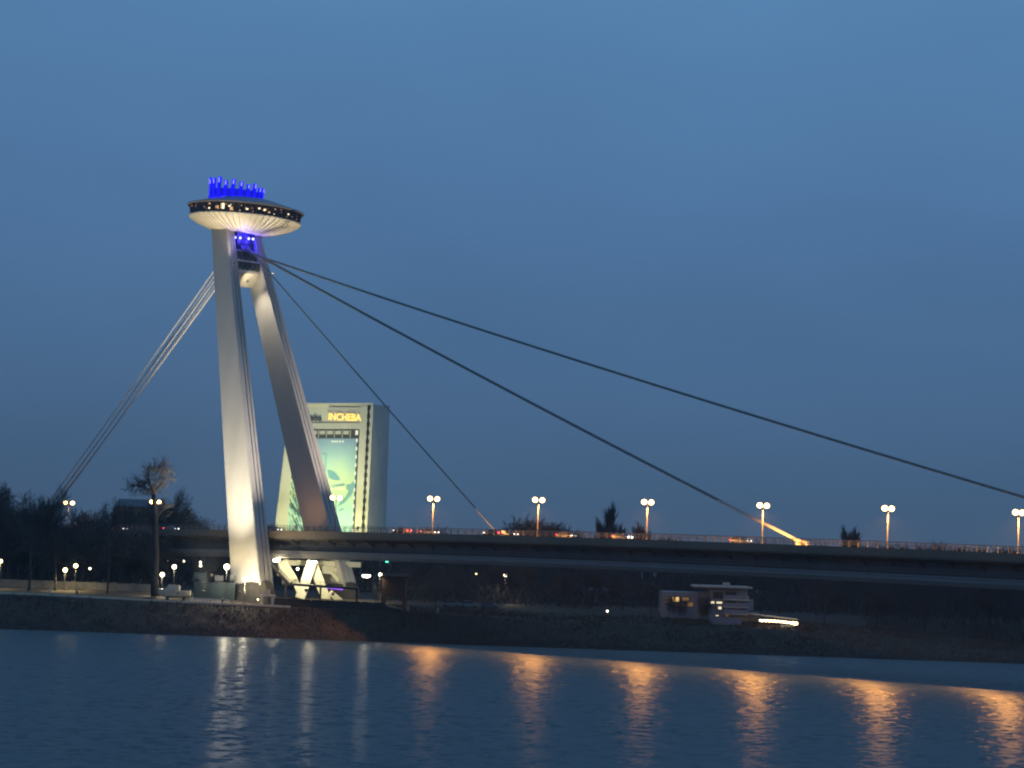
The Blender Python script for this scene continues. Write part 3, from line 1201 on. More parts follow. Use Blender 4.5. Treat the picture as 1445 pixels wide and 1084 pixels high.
# recessed slot and glazed storey below
tq(437, 597, 510, 597, 509.5, 605.5, 436, 605.5, .4, .4, 'slot', M['towergrey'], tower)
gb = tq(438, 606, 505, 606, 504.5, 618.5, 437, 618.5, .25, .2, 'glazed_storey', M['towerdark'], tower)
for k in range(6):
    tsl(440 + 11.2 * k, 441 + 11.2 * k, 607, 618, .5, .3, 'mullion', M['towergrey'], gb)
for k in range(5):
    tsl(442 + 11.2 * k, 449.5 + 11.2 * k, 608, 613, .4, .1, 'window', M['towergrey'], gb)


def poster_mat():
    m = bpy.data.materials.new('billboard_print')
    m.use_nodes = True
    t = m.node_tree
    b = t.nodes['Principled BSDF']
    b.inputs['Roughness'].default_value = .6
    g = t.nodes.new('ShaderNodeNewGeometry')
    sp = t.nodes.new('ShaderNodeSeparateXYZ')
    t.links.new(g.outputs['Position'], sp.inputs[0])
    zt, zb_ = at(450, 619, TY).z, at(450, 760, TY).z
    r1 = t.nodes.new('ShaderNodeMapRange')
    r1.inputs['From Min'].default_value = zb_
    r1.inputs['From Max'].default_value = zt
    t.links.new(sp.outputs[2], r1.inputs[0])
    nz = t.nodes.new('ShaderNodeTexNoise')
    nz.inputs['Scale'].default_value = .12
    nz.inputs['Detail'].default_value = 3
    t.links.new(g.outputs['Position'], nz.inputs['Vector'])
    ad = t.nodes.new('ShaderNodeMath')
    ad.operation = 'MULTIPLY_ADD'
    ad.inputs[1].default_value = .22
    t.links.new(nz.outputs[0], ad.inputs[0])
    sb = t.nodes.new('ShaderNodeMath')
    sb.operation = 'SUBTRACT'
    sb.inputs[1].default_value = .11
    t.links.new(r1.outputs[0], sb.inputs[0])
    t.links.new(sb.outputs[0], ad.inputs[2])
    r = t.nodes.new('ShaderNodeValToRGB')
    e = r.color_ramp.elements
    e[0].position, e[0].color = 0.0, (.36, .60, .66, 1)
    e[1].position, e[1].color = 1.0, (.22, .34, .50, 1)
    for p_, c_ in ((.30, (.36, .62, .64)), (.48, (.55, .68, .46)), (.62, (.50, .66, .46)), (.80, (.34, .54, .56))):
        k = e.new(p_)
        k.color = c_ + (1,)
    t.links.new(ad.outputs[0], r.inputs[0])
    t.links.new(r.outputs[0], b.inputs['Base Color'])
    return m


post = tq(416, 619, 505.5, 619, 498.5, 762, 392, 762, .30, .25, 'billboard', poster_mat(), tower)


def flat(pts, off, name, m, parent):
    mb_ = MB()
    n_ = len(pts)
    P = [at(x, y, TY) + Vector((0, -off, 0)) for x, y in pts]
    mb_.add(P + [p + Vector((0, .06, 0)) for p in P], [tuple(range(n_ - 1, -1, -1))] + [(i, (i + 1) % n_, n_ + (i + 1) % n_, n_ + i) for i in range(n_)])
    return mb_.build(name, m, parent)


ink = mat('print_blue', (.15, .34, .42), .6)
ink2 = mat('print_dark', (.025, .07, .08), .6)
ink3 = mat('print_pale', (.62, .78, .60), .6)
flat([(462, 663), (468, 664), (474, 668), (479, 674), (480, 678), (475, 678), (469, 677), (464, 674)], .40, 'printed_leaf', ink, post)
flat([(502, 676), (501, 690), (494, 703), (484, 711), (476, 715), (480, 709), (488, 701), (492, 693), (489, 690), (489, 684), (495, 683), (499, 679)], .40, 'printed_ribbon', ink, post)
flat([(500, 690), (493, 703), (487, 709), (495, 699)], .42, 'printed_ribbon', ink3, post)
flat([(478, 719), (487, 717), (484, 720), (479, 722)], .40, 'printed_leaf', ink, post)
flat([(466, 686), (486, 682), (487, 685), (477, 687), (469, 689)], .40, 'printed_leaf', ink, post)
for a in ([(455, 640), (461, 640), (461, 641.2), (455, 641.2)], [(460, 641), (461.2, 641), (459, 668), (457.8, 668)]):
    flat(a, .41, 'printed_outline', ink, post)
text('KTORA', 467, 691.5, 5.5, TY - .42, mat('print_white', (.85, .9, .85), .6), post, 'printed_words', .03, 20, .01)
text('KOLIBA', 468, 624.6, 3.2, TY - .42, bpy.data.materials['print_white'], post, 'printed_words', .03, 19, .01) if False else None
for i, x in enumerate((468, 471.5, 475, 479, 483)):
    flat([(x, 621.8), (x + 2.4, 621.8), (x + 2.4, 624.4), (x, 624.4)], .41, 'printed_mark', bpy.data.materials['print_white'], post)
random.seed(12)
for i in range(130):
    f = random.random()
    y0 = 655 + 92 * f
    xl = 404 - .085 * (y0 - 650)
    x = xl + random.uniform(0, 9 + 22 * f)
    ln = random.uniform(5, 16)
    sl_ = random.uniform(.25, .7)
    wd = random.uniform(.6, 1.8)
    flat([(x, y0), (x + wd, y0), (x + wd + ln * sl_, min(y0 + ln, 757)), (x + ln * sl_, min(y0 + ln, 757))], .40 + .001 * i, 'printed_stroke', random.choice((ink, ink2, ink2, ink2, ink3)), post)
# column of lit windows at the billboard's right edge
lw = tsl(506.2, 509.2, 606, 760, .32, .3, 'window_column', M['towerdark'], tower)
wl = glow('office_light', (1.0, .98, .72), .95)
for k in range(13):
    y = 607.5 + 11.6 * k
    tsl(505.2 - (0 if k else 1.5), 507.4, y, y + (5 if k else 6.5), .6, .25, 'lit_window', wl, lw)
mb = MB()
pr = [at(408, 571, TY), at(527, 571, TY), at(550, 573, TY + 22)]
mb.beam(pr[0] + Vector((0, -.4, .2)), pr[1] + Vector((0, -.4, .2)), 1.0, .7)
mb.build('roof_edge', M['tower'], tower)

GY = (1.0, 0.97, 0.42)
for x, aimx, aimy, pw in ((395, 402, 700, 34000), (455, 470, 690, 33000), (510, 515, 690, 40000)):
    floodlight(at(x, 775, TY - 26), at(aimx, aimy, TY), pw, GY, 100, {395: 'ground floodlight at the left foot of the tower', 455: 'ground floodlight before the middle of the tower billboard',
               510: 'ground floodlight at the right foot of the tower'}[x], .8, .6, .8, group='floodlights before the tower')
for x, aimy in ((430, 605), (500, 605)):
    floodlight(at(x, 772, TY - 45), at(x, aimy, TY), 62000, (1.0, 1.0, .66), 50, {430: 'ground floodlight aimed at the left of the tower top', 500: 'ground floodlight aimed at the tower lettering'}[x], .8, .6, .8, group='floodlights before the tower')

# ------------------------------------------------------------------ vehicles
BODY = {}


def make_car(loc, label, bodym, kind='car', rear=True):
    """car pointing along +x of its own frame, built at the origin"""
    t = thing('parked_car' if kind == 'p' else 'moving_car', (0, 0, 0), label, 'car', 'cars on the bridge')
    tall = 1.0
    st = ((-2.1, .62, .95, .40), (-2.0, .80, 1.0, .30), (-1.2, .86, 1.02, .28), (.7, .87, .98, .28), (1.6, .83, .86, .30), (2.05, .74, .72, .34), (2.15, .55, .60, .42))
    mb = MB()
    mb.loft([[Vector((x, -wd, zl)), Vector((x, -wd * 1.02, (zl + zt) / 2)), Vector((x, -wd * .9, zt)), Vector((x, wd * .9, zt)), Vector((x, wd * 1.02, (zl + zt) / 2)), Vector((x, wd, zl))] for x, wd, zt, zl in st])
    mb.build('body', bodym, t, False)
    mb = MB()
    cb = ((-1.75, .78, .97, .98), (-1.25, .66, .97, 1.42), (-.2, .66, .97, 1.48), (.45, .64, .97, 1.42), (1.15, .74, .92, .93))
    mb.loft([[Vector((x, -.80, zl)), Vector((x, -wd, zt)), Vector((x, wd, zt)), Vector((x, .80, zl))] for x, wd, zl, zt in cb])
    mb.build('cabin_glass', M['darkglass'], t)
    mb = MB()
    mb.loft([[Vector((x, -.6, z)), Vector((x, -.6, z + .04)), Vector((x, .6, z + .04)), Vector((x, .6, z))] for x, z in ((-1.2, 1.43), (-.2, 1.49), (.42, 1.43))])
    mb.build('roof', bodym, t)
    for x in (-1.35, 1.35):
        for y in (-1, 1):
            mb = MB()
            mb.tube(Vector((x, y * .68, .32)), Vector((x, y * .88, .32)), .32, .32, 14)
            wh = mb.build('wheel', M['tyre'], t)
            mb = MB()
            mb.tube(Vector((x, y * .87, .32)), Vector((x, y * .90, .32)), .19, .17, 10)
            mb.build('rim', M['rail'], wh)
    for y in (-1, 1):
        mb = MB()
        mb.ball(Vector((2.08, y * .56, .80)), .14, 8, .8)
        mb.build('headlight', HEAD, t, True)
        mb = MB()
        mb.box((-2.1, y * .58, .86), (.12, .34, .2))
        mb.build('taillight', TAIL, t)
    return t


HEAD = glow('headlight_glow', (1.0, .93, .78), 5.0)
HEAD2 = glow('headlight_beam', (1.0, .95, .82), 30.0)
TAIL = glow('taillight_glow', (1.0, .03, .06), 14.0)
cols = [mat('car_paint_%d' % i, c, .3) for i, c in enumerate(((.03, .03, .035), (.10, .10, .11), (.04, .05, .07), (.22, .22, .22), (.12, .02, .02)))]
cars = (
    (583, -5.8, 1, 0, 'dark car with red tail lights just right of the tower'),
    (711, -5.8, 1, 2, 'dark car with red tail lights at the foot of the short cable'),
    (622, 3.0, -1, 3, 'pale car with headlights on before the small bush'),
    (733, 3.0, -1, 0, 'dark car with headlights on before the rounded bushes'),
    (814, 3.0, -1, 1, 'grey car with headlights between bushes and tall poplars'),
    (893, 3.0, -1, 1, 'car with bright headlights below the small poplar'),
    (1060, 5.8, -1, 3, 'pale car under the lamp by the glowing cable'),
    (258, 3.0, -1, 2, 'car with bright headlights left of the near pylon leg'),
    (186, 5.8, -1, 1, 'grey car with headlights seen behind the lawn trees'),
    (402, 3.0, -1, 1, 'car with headlights between the two pylon legs'),
)
proto = None
for px, t_, dr, ci, lab in cars:
    s = s_at(px - 8, t_)
    if proto is None:
        proto = make_car(None, lab, cols[ci])
        c = proto
    else:
        c = copy_tree(proto)
        c['label'] = lab
        for ch in c.children:
            if ch.name.split('.')[0] in ('body', 'roof'):
                ch.data = ch.data.copy()
                ch.data.materials[0] = cols[ci]
    if px == 893:
        for ch in c.children:
            if ch.name.startswith('headlight'):
                ch.data = ch.data.copy()
                ch.data.materials[0] = HEAD2
                ch.scale = (1.0, 1.0, 1.0)
    c.location = W(s, t_, deck_z(s) + .01)
    c.rotation_euler = (0, 0, math.atan2(UX.y, UX.x) + (pi if dr > 0 else 0))

# ------------------------------------------------------------------ quay, stairs, hut, boat
rw = thing('quay_wall', at(465, 862, 494), 'dark stone quay wall below the yellow trestle', 'wall')
mb = MB()
a_, b_ = at(388, 846, 496), at(545, 853, 496)
zb_ = ground_z(-40, 488) - 1
mb.loft([[Vector((x, 493.2, zb_)), Vector((x, 494.0, z)), Vector((x, 503, z)), Vector((x, 503, zb_))] for x, z in ((a_.x, a_.z), ((a_.x + b_.x) / 2, (a_.z + b_.z) / 2 + .1), (b_.x, b_.z))])
mb.build('wall_body', M['stone'], rw)
mb = MB()
for k in range(9):
    f0, f1 = k / 9 + .004, (k + 1) / 9 - .004
    p, q = a_.lerp(b_, f0), a_.lerp(b_, f1)
    mb2 = MB()
    mb2.beam(Vector((p.x, 494.3, p.z + .2)), Vector((q.x, 494.3, q.z + .2)), .9, .35)
    mb2.build('coping_slab', M['stone'], rw)
ld = MB()
ld.loft([[Vector((x, 491.5, zb_)), Vector((x, 492.6, z)), Vector((x, 500, z)), Vector((x, 500, zb_))] for x, z in ((at(518, 850, 493).x, at(518, 850, 493).z), (at(566, 862, 493).x, at(566, 860, 493).z))])
ld.build('side_terrace', M['stone'], rw)

gw = thing('gangway', at(450, 826, 500), 'dark railed gangway running across the lit trestle struts', 'walkway')
mb = MB()
a_, b_ = at(399, 824, 501), at(506, 831, 501)
mb.beam(a_, b_, 2.2, .5)
mb.build('floor', M['black'], gw)
for dz in (.45, .8, 1.15):
    mb = MB()
    mb.beam(a_ + Vector((0, -1.1, dz)), b_ + Vector((0, -1.1, dz)), .07, .09)
    mb.build('rail', M['rail'], gw)
for k in range(13):
    p = a_.lerp(b_, k / 12)
    mb = MB()
    mb.beam(p + Vector((0, -1.1, .2)), p + Vector((0, -1.1, 1.2)), .08, .08)
    mb.build('post', M['rail'], gw)
for f in (.04, .5, .98):
    p = a_.lerp(b_, f)
    mb = MB()
    mb.beam(p, Vector((p.x, p.y, 7.5)), .4, .4, Vector((0, 1, 0)))
    mb.build('support', M['black'], gw)

stw = thing('stairway', at(395, 818, 500), 'dark stairway climbing from the gangway to the deck beside the near leg', 'stairs')
pa, pb = at(383, 797, 500), at(406, 822, 500)
for k in range(14):
    p = pa.lerp(pb, (k + .5) / 14)
    mb = MB()
    mb.box(p, (.42, 2.4, .1))
    mb.build('step', M['rail'], stw)
for y in (-1.2, 1.2):
    mb = MB()
    mb.beam(pa + Vector((0, y, -.1)), pb + Vector((0, y, -.1)), .12, .4)
    mb.build('stringer', M['black'], stw)
    mb = MB()
    mb.beam(pa + Vector((0, y, 1.0)), pb + Vector((0, y, 1.0)), .08, .08)
    mb.build('handrail', M['rail'], stw)
    for k in range(6):
        p = pa.lerp(pb, (k + .5) / 6)
        mb = MB()
        mb.beam(p + Vector((0, y, 0)), p + Vector((0, y, 1.0)), .06, .06)
        mb.build('baluster', M['rail'], stw)

# neon line under the gangway
c = at(473, 831, 506)
t = thing('neon_tube', c, 'thin violet neon tube under the gangway', 'neon light')
mb = MB()
mb.tube(at(461, 829.6, 506), at(484, 832, 506), .13, .13, 8)
mb.build('tube', glow('violet_glow', (.35, .12, 1.0), 1.6), t)
mb = MB()
mb.beam(at(460, 828.4, 506.3), at(485, 830.8, 506.3), .2, .12)
mb.build('holder', M['black'], t)

# brown hut on posts
hx0, hx1 = at(538, 850, 505).x, at(572, 850, 505).x
hut = thing('wooden_hut', Vector(((hx0 + hx1) / 2, 507, 6.5)), 'brown boarded hut raised on posts right of the trestle', 'hut')
zt_, zm_ = at(555, 815, 505).z, at(555, 843, 505).z
nb = 9
for k in range(nb):
    x = hx0 + (hx1 - hx0) * (k + .5) / nb
    mb = MB()
    mb.box((x, 505, (zt_ + zm_) / 2), ((hx1 - hx0) / nb - .05, .14 + .03 * (k % 2), zt_ - zm_))
    mb.build('board', M['brownwood'], hut)
mb = MB()
mb.box(((hx0 + hx1) / 2, 507.6, (zt_ + zm_) / 2), (hx1 - hx0 - .1, 5, zt_ - zm_ - .06))
mb.build('cabin', M['brownwood'], hut)
mb = MB()
xm = (hx0 + hx1) / 2
mb.loft([[Vector((x, 504.3, zt_ - .0)), Vector((x, 504.3, zt_ + .25)), Vector((x, 507.5, zt_ + .9)), Vector((x, 510.6, zt_ + .25)), Vector((x, 510.6, zt_))] for x in (hx0 - .5, hx1 + .5)])
mb.build('roof', M['stone'], hut)
for x in (hx0 + .35, hx1 - .35):
    for y in (505.2, 509.8):
        mb = MB()
        mb.box((x, y, (zm_ + 5.0) / 2), (.75, .5, zm_ - 5.0))
        mb.build('pillar', M['brownwood'], hut)

# boat hauled out on the promenade
bc = at(247, 834, 499)
bt = thing('motor_boat', Vector((bc.x, bc.y, ground_z(bc.x, bc.y))), 'pale cabin boat standing ashore beside the promenade', 'boat')
z0 = ground_z(bc.x, bc.y)
hl = ((-3.4, .9, .9), (-2.6, 1.15, .55), (0, 1.25, .45), (2.0, 1.15, .5), (3.1, .6, .8), (3.7, .08, 1.3))
mb = MB()
mb.loft([[Vector((bc.x - x, bc.y - w_, z0 + 2.1 + .06 * max(0, x))), Vector((bc.x - x, bc.y - w_ * .8, z0 + zk + .35)), Vector((bc.x - x, bc.y, z0 + zk)), Vector((bc.x - x, bc.y + w_ * .8, z0 + zk + .35)), Vector((bc.x - x, bc.y + w_, z0 + 2.1 + .06 * max(0, x)))] for x, w_, zk in hl])
mb.build('hull', M['boat'], bt)
mb = MB()
mb.loft([[Vector((bc.x - x, bc.y - w_, z0 + 2.1)), Vector((bc.x - x, bc.y - w_ * .85, z0 + zt2)), Vector((bc.x - x, bc.y + w_ * .85, z0 + zt2)), Vector((bc.x - x, bc.y + w_, z0 + 2.1))] for x, w_, zt2 in ((-1.0, .95, 3.2), (1.3, .95, 3.3), (2.2, .7, 2.3))])
cab = mb.build('cabin', M['boat'], bt)
for x in (-.6, .25, 1.05):
    mb = MB()
    mb.box((bc.x - x, bc.y - .98, z0 + 2.75), (.62, .12, .55))
    mb.build('window', M['towergrey'], cab)
mb = MB()
mb.box((bc.x + .8, bc.y - 1.14, z0 + 1.45), (.5, .1, .25))
mb.build('porthole', M['black'], bt)
for x in (-2.0, 1.6):
    mb = MB()
    mb.box((bc.x - x, bc.y, z0 + .3), (.4, 2.0, .62))
    mb.build('cradle', M['black'], bt)

# teal container kiosk with posters, left of pylon foot
k0, k1 = at(273, 842, 503), at(331, 842, 503)
kz0, kz1 = 6.3, at(300, 823, 503).z
ks = thing('container_kiosk', Vector(((k0.x + k1.x) / 2, 504, kz0)), 'dark teal container kiosk on the promenade left of the pylon foot', 'kiosk')
mb = MB()
mb.box(((k0.x + k1.x) / 2, 504.6, (kz0 + kz1) / 2), (k1.x - k0.x, 2.6, kz1 - kz0))
body = mb.build('container', M['teal'], ks)
for k in range(16):
    x = k0.x + (k1.x - k0.x) * (k + .5) / 16
    mb = MB()
    mb.box((x, 503.26, (kz0 + kz1) / 2), (.3, .12, kz1 - kz0 - .3))
    mb.build('rib', M['teal'], body)
mb = MB()
mb.box(((k0.x + k1.x) / 2, 504.6, kz1 + .07), (k1.x - k0.x + .3, 2.9, .14))
mb.build('roof', M['black'], ks)
for (xa, xb, ya, yb, nm, m_) in ((272, 290, 808, 822, 'shutter_panel', M['teal']), (302, 314, 812, 821, 'poster', M['slate']), (323, 330, 812, 820, 'poster', M['towerdark'])):
    A, B_ = at(xa, ya, 505), at(xb, yb, 505)
    t = thing('notice_board', Vector(((A.x + B_.x) / 2, 505, B_.z)), {272: 'greenish notice board standing behind the boat stern', 302: 'grey notice board above the kiosk middle', 323: 'small pale notice board beside the pylon foot'}[xa], 'notice board', 'notice boards behind the kiosk')
    mb = MB()
    mb.box(((A.x + B_.x) / 2, 506.4, (A.z + B_.z) / 2), (B_.x - A.x, .16, A.z - B_.z))
    mb.build('board', m_, t)
    for x in (A.x + .2, B_.x - .2):
        mb = MB()
        mb.beam(Vector((x, 506.55, A.z + .1)), Vector((x, 506.55, 7.0)), .12, .12, Vector((0, 1, 0)))
        mb.build('post', M['black'], t)

# pale barrier of bars by the path
fb = thing('promenade_barrier', at(280, 846, 495), 'low white barred barrier beside the promenade path', 'barrier')
a_, b_ = at(268, 843.6, 495), at(323, 846.6, 495)
for dz in (.15, 1.0):
    mb = MB()
    mb.beam(a_ + Vector((0, 0, dz - 1.0)), b_ + Vector((0, 0, dz - 1.0)), .06, .07)
    mb.build('rail', M['white'], fb)
for k in range(22):
    p = a_.lerp(b_, k / 21)
    if 10 < k < 12:
        continue
    mb = MB()
    mb.beam(p + Vector((0, 0, -1.1)), p, .1, .1, Vector((0, 1, 0)))
    mb.build('bar', M['white'], fb)

# small concrete portal at the pylon foot
pc = at(377, 846, 496)
pt = thing('concrete_portal', Vector((pc.x, pc.y, 6.0)), 'small warm lit concrete portal at the pylon foot', 'portal')
pz0, pz1 = at(377, 853, 496).z, at(377, 832, 496).z
for x in (at(369, 850, 496).x, at(385, 850, 496).x):
    mb = MB()
    mb.box((x, 497, (pz0 + at(377, 843, 496).z) / 2), (.7, 2.5, at(377, 843, 496).z - pz0))
    mb.build('pier', M['concrete'], pt)
mb = MB()
mb.box((pc.x, 497, at(377, 842, 496).z + .2), (3.2, 2.6, .4))
mb.build('lintel', M['concrete'], pt)
mb = MB()
mb.loft([[Vector((at(370, 840, 496).x, y, at(370, 841, 496).z + .3)), Vector((at(380, 840, 496).x, y, at(380, 841, 496).z + .3)), Vector((at(380, 832, 496).x, y, pz1)), Vector((at(376, 832, 496).x, y, pz1))] for y in (496, 498)])
mb.build('buttress', M['concrete'], pt)
globe_lamp(364, 846, 494, .14, (1, .72, .35), 40, 'small amber lamp by the concrete portal')

# park wall behind the lawn
pw_ = thing('park_wall', Vector((-90, 521, 7.8)), 'low pale wall along the back of the lawn', 'wall')
xa, xb = at(-5, 825, 521).x, at(222, 832, 521).x
n_ = 24
for k in range(n_):
    x = xa + (xb - xa) * (k + .5) / n_
    mb = MB()
    mb.box((x, 521, 7.8 + .9), ((xb - xa) / n_ - .06, .35, 1.75 + .12 * ((k * 7) % 3 - 1)))
    mb.build('panel', M['wall'], pw_)
# ochre building behind the trees
ob = thing('ochre_building', at(180, 735, 640), 'ochre plastered building half hidden behind the left trees', 'building')
A, B_ = at(163, 714, 640), at(203, 740, 640)
mb = MB()
mb.box(((A.x + B_.x) / 2, 648, (A.z + 7.8) / 2), (B_.x - A.x, 16, A.z - 7.8))
wl_ = mb.build('wall', M['render_o'], ob)
mb = MB()
xm = (A.x + B_.x) / 2
mb.loft([[Vector((x, 639.4, A.z)), Vector((x, 648, A.z + 2.2)), Vector((x, 656.6, A.z))] for x in (A.x - .4, B_.x + .4)])
mb.build('roof', M['girder'], ob)
for r_i in range(3):
    for c_i in range(4):
        mb = MB()
        mb.box((A.x + 1.2 + c_i * 1.85, 639.95, A.z - 2.2 - 3.0 * r_i), (.95, .25, 1.5))
        mb.build('window', M['darkglass'], ob)

# bollards by the path
for px, py, lab in ((69, 836, 'pale stone bollard beside the promenade path under the trees'), (108.5, 842.5, 'dark bollard in the middle of the promenade path'), (314, 847.5, 'dark bollard at the end of the white barrier'),
                    (618, 861, 'pale stone post on the grassy bank below the small trees'), (576, 855, 'pale stone post next to the hut')):
    c = at(px, py, 493)
    z = ground_z(c.x, 493)
    t = thing('bollard', Vector((c.x, 493, z)), lab, 'bollard', 'bollards on the bank')
    mb = MB()
    mb.lathe((c.x, 493, z), [(.28, 0), (.24, .9), (.30, .95), (.30, 1.1), (.1, 1.25)], 10, cap=True)
    mb.build('post', M['black'] if 'dark' in lab else M['concrete'], t)
    mb = MB()
    mb.lathe((c.x, 493, z), [(.4, -.1), (.4, .08), (.28, .1)], 10)
    mb.build('base', M['concrete'], t)

# ------------------------------------------------------------------ riverside house
HY = 503.0
A, B_ = at(1002, 829, HY), at(1054, 878, HY)
hs = thing('riverside_house', Vector(((A.x + B_.x) / 2, HY + 5, 6)), 'white flat roofed riverside house with yellow lit windows', 'house')
L_ = at(935, 833, HY + 2).x
mb = MB()
zr = at(1030, 830, HY).z
mb.box(((A.x + B_.x) / 2, HY + 6, (zr + 5) / 2), (B_.x - A.x, 12, zr - 5))
w1 = mb.build('wall', M['render_w'], hs)
zr2 = at(970, 836, HY).z
mb = MB()
mb.box(((L_ + A.x) / 2, HY + 8, (zr2 + 5) / 2), (A.x - L_ - .02, 12, zr2 - 5))
w2 = mb.build('wing', M['render_w'], hs)
mb = MB()
mb.box(((A.x + B_.x) / 2 - 1.2, HY + 5.6, zr + .2), (B_.x - A.x + 4.2, 14, .4))
rf = mb.build('roof', M['concrete'], hs)
mb = MB()
mb.box(((A.x + B_.x) / 2, HY + 6, zr + .75), (1.5, 1.5, .75))
mb.build('chimney', M['concrete'], rf)
ylw = glow('lit_window_yellow', (1.0, .62, .2), 1.1)
ylw2 = glow('lit_window_pale', (1.0, .85, .55), 1.0)
dim = glow('lit_window_dim', (1.0, .55, .2), .16)


def hwin(x0, y0, x1, y1, Y, m_, par):
    a, b = at(x0, y0, Y), at(x1, y1, Y)
    mb_ = MB()
    mb_.box(((a.x + b.x) / 2, Y, (a.z + b.z) / 2), (abs(b.x - a.x) + .3, .12, abs(a.z - b.z) + .3))
    f_ = mb_.build('window', M['black'], par)
    mb_ = MB()
    mb_.box(((a.x + b.x) / 2, Y - .06, (a.z + b.z) / 2), (abs(b.x - a.x), .06, abs(a.z - b.z)))
    mb_.build('pane', m_, f_)


YW2 = HY + 1.95
for x0, y0, x1, y1, m_ in ((938.5, 843, 944, 851, dim), (949, 842.5, 958, 849, ylw), (950, 851, 956, 856, dim), (961, 851, 966, 855, dim), (968, 850, 978, 856, dim), (963, 843, 972, 848, dim)):
    hwin(x0, y0, x1, y1, YW2, m_, hs)
for x0, y0, x1, y1, m_ in ((1003, 848.5, 1008, 852, ylw2), (1011, 849, 1019, 852, ylw2), (1013.5, 856, 1018, 860, ylw2), (1024, 848, 1038, 854, M['darkglass']), (1024, 836, 1038, 844, M['darkglass']),
                           (1047, 851, 1052, 862, M['darkglass']), (1007, 836, 1019, 844, M['darkglass']), (1010, 868, 1014, 869.5, ylw2), (1024, 868, 1028, 870, dim)):
    hwin(x0, y0, x1, y1, HY - .04, m_, hs)
for k, y in enumerate((846, 856.5, 866)):
    a, b = at(1021, y, HY), at(1056, y + 1, HY)
    mb = MB()
    mb.box(((a.x + b.x) / 2, HY - .7, a.z), (b.x - a.x, 1.5, .3))
    bal = mb.build('balcony', M['concrete'], hs)
    mb = MB()
    mb.box(((a.x + b.x) / 2, HY - 1.4, a.z + .6), (b.x - a.x, .06, .8))
    mb.build('parapet', M['render_w'], bal)
# annex panel and garden wall
a, b = at(1056, 846, HY), at(1063, 862, HY)
mb = MB()
mb.box(((a.x + b.x) / 2, HY + 2, (a.z + b.z) / 2), (b.x - a.x, 4, a.z - b.z))
mb.build('annex', M['render_w'], hs)
a, b = at(1003, 871, HY - 5), at(1046, 881, HY - 5)
gwl = thing('garden_wall', Vector(((a.x + b.x) / 2, HY - 5, b.z)), 'pale garden wall below the riverside house', 'wall')
for k in range(6):
    x = a.x + (b.x - a.x) * (k + .5) / 6
    mb = MB()
    mb.box((x, HY - 5, (a.z + b.z) / 2 - .5), ((b.x - a.x) / 6 - .05, .3, a.z - b.z + 1))
    mb.build('panel', M['render_w'], gwl)

# terrace with string lights
ta, tb = at(1056, 866, HY - 3), at(1126, 873, HY - 3)
te = thing('terrace_canopy', Vector(((ta.x + tb.x) / 2, HY - 3, 4.5)), 'low flat terrace canopy right of the riverside house', 'canopy')
mb = MB()
mb.beam(ta + Vector((0, 1.5, .0)), tb + Vector((0, 1.5, -.2)), 4.5, .22)
mb.build('roof', M['concrete'], te)
for f in (.03, .35, .65, .97):
    p = ta.lerp(tb, f)
    mb = MB()
    mb.beam(p + Vector((0, -.4, -.12)), Vector((p.x, p.y - .4, ground_z(p.x, p.y) - .3)), .16, .16, Vector((0, 1, 0)))
    mb.build('post', M['black'], te)
mb = MB()
mb.box((ta.x + 1.3, HY + .2, ta.z - .7), (2.9, .3, 2.0))
mb.build('back_wall', M['render_w'], te)
mb = MB()
pbx = at(1112, 886, HY - 4)
mb.box((pbx.x, HY - 4, pbx.z), (3.2, .4, 1.3))
mb.build('counter', M['render_w'], te)
gl = thing('string_lights', at(1072, 874, HY - 5.5), 'bright warm string of bulbs hanging along the terrace', 'string lights')
mb = MB()
pts = []
nbul = 20
for k in range(nbul + 1):
    f = k / nbul
    pts.append(at(1073 + 51 * f, 873.8 + 4.4 * f - 1.0 * sin(pi * f), HY - 5.5))
mb.path(pts, .03, 5)
mb.build('wire', M['black'], gl)
bm = glow('string_bulb', (1.0, .74, .36), 8.0)
b0 = None
for k, p in enumerate(pts):
    if b0 is None:
        mb = MB()
        mb.ball(ORG[gl.name], .24, 8)
        b0 = mb.build('bulb', bm, gl, True)
        bb = b0
    else:
        bb = b0.copy()
        COL.objects.link(bb)
    bb.location = p - ORG[gl.name] - Vector((0, 0, .26 + .1 * (k % 2)))
    bb.scale = (1, 1, 1) if k < nbul - 2 else (1.4, 1.4, 1.4)

# pale pavilion further left, behind the trees
A, B_ = at(824, 832, 540), at(856, 866, 540)
pv = thing('pale_pavilion', Vector(((A.x + B_.x) / 2, 543, 7)), 'pale columned pavilion half hidden by dark trees under the deck', 'pavilion')
mb = MB()
mb.box(((A.x + B_.x) / 2, 544, A.z + .1), (B_.x - A.x + .8, 7, .5))
mb.build('roof', M['render_w'], pv)
for k in range(5):
    x = A.x + (B_.x - A.x) * k / 4
    mb = MB()
    mb.tube(Vector((x, 541, 6.5)), Vector((x, 541, A.z - .15)), .28, .24, 10)
    mb.build('column', M['render_w'], pv)
mb = MB()
mb.box(((A.x + B_.x) / 2, 546, (A.z + 6.6) / 2), (B_.x - A.x - .4, 4, A.z - 6.9))
mb.build('back_wall', M['wall'], pv)
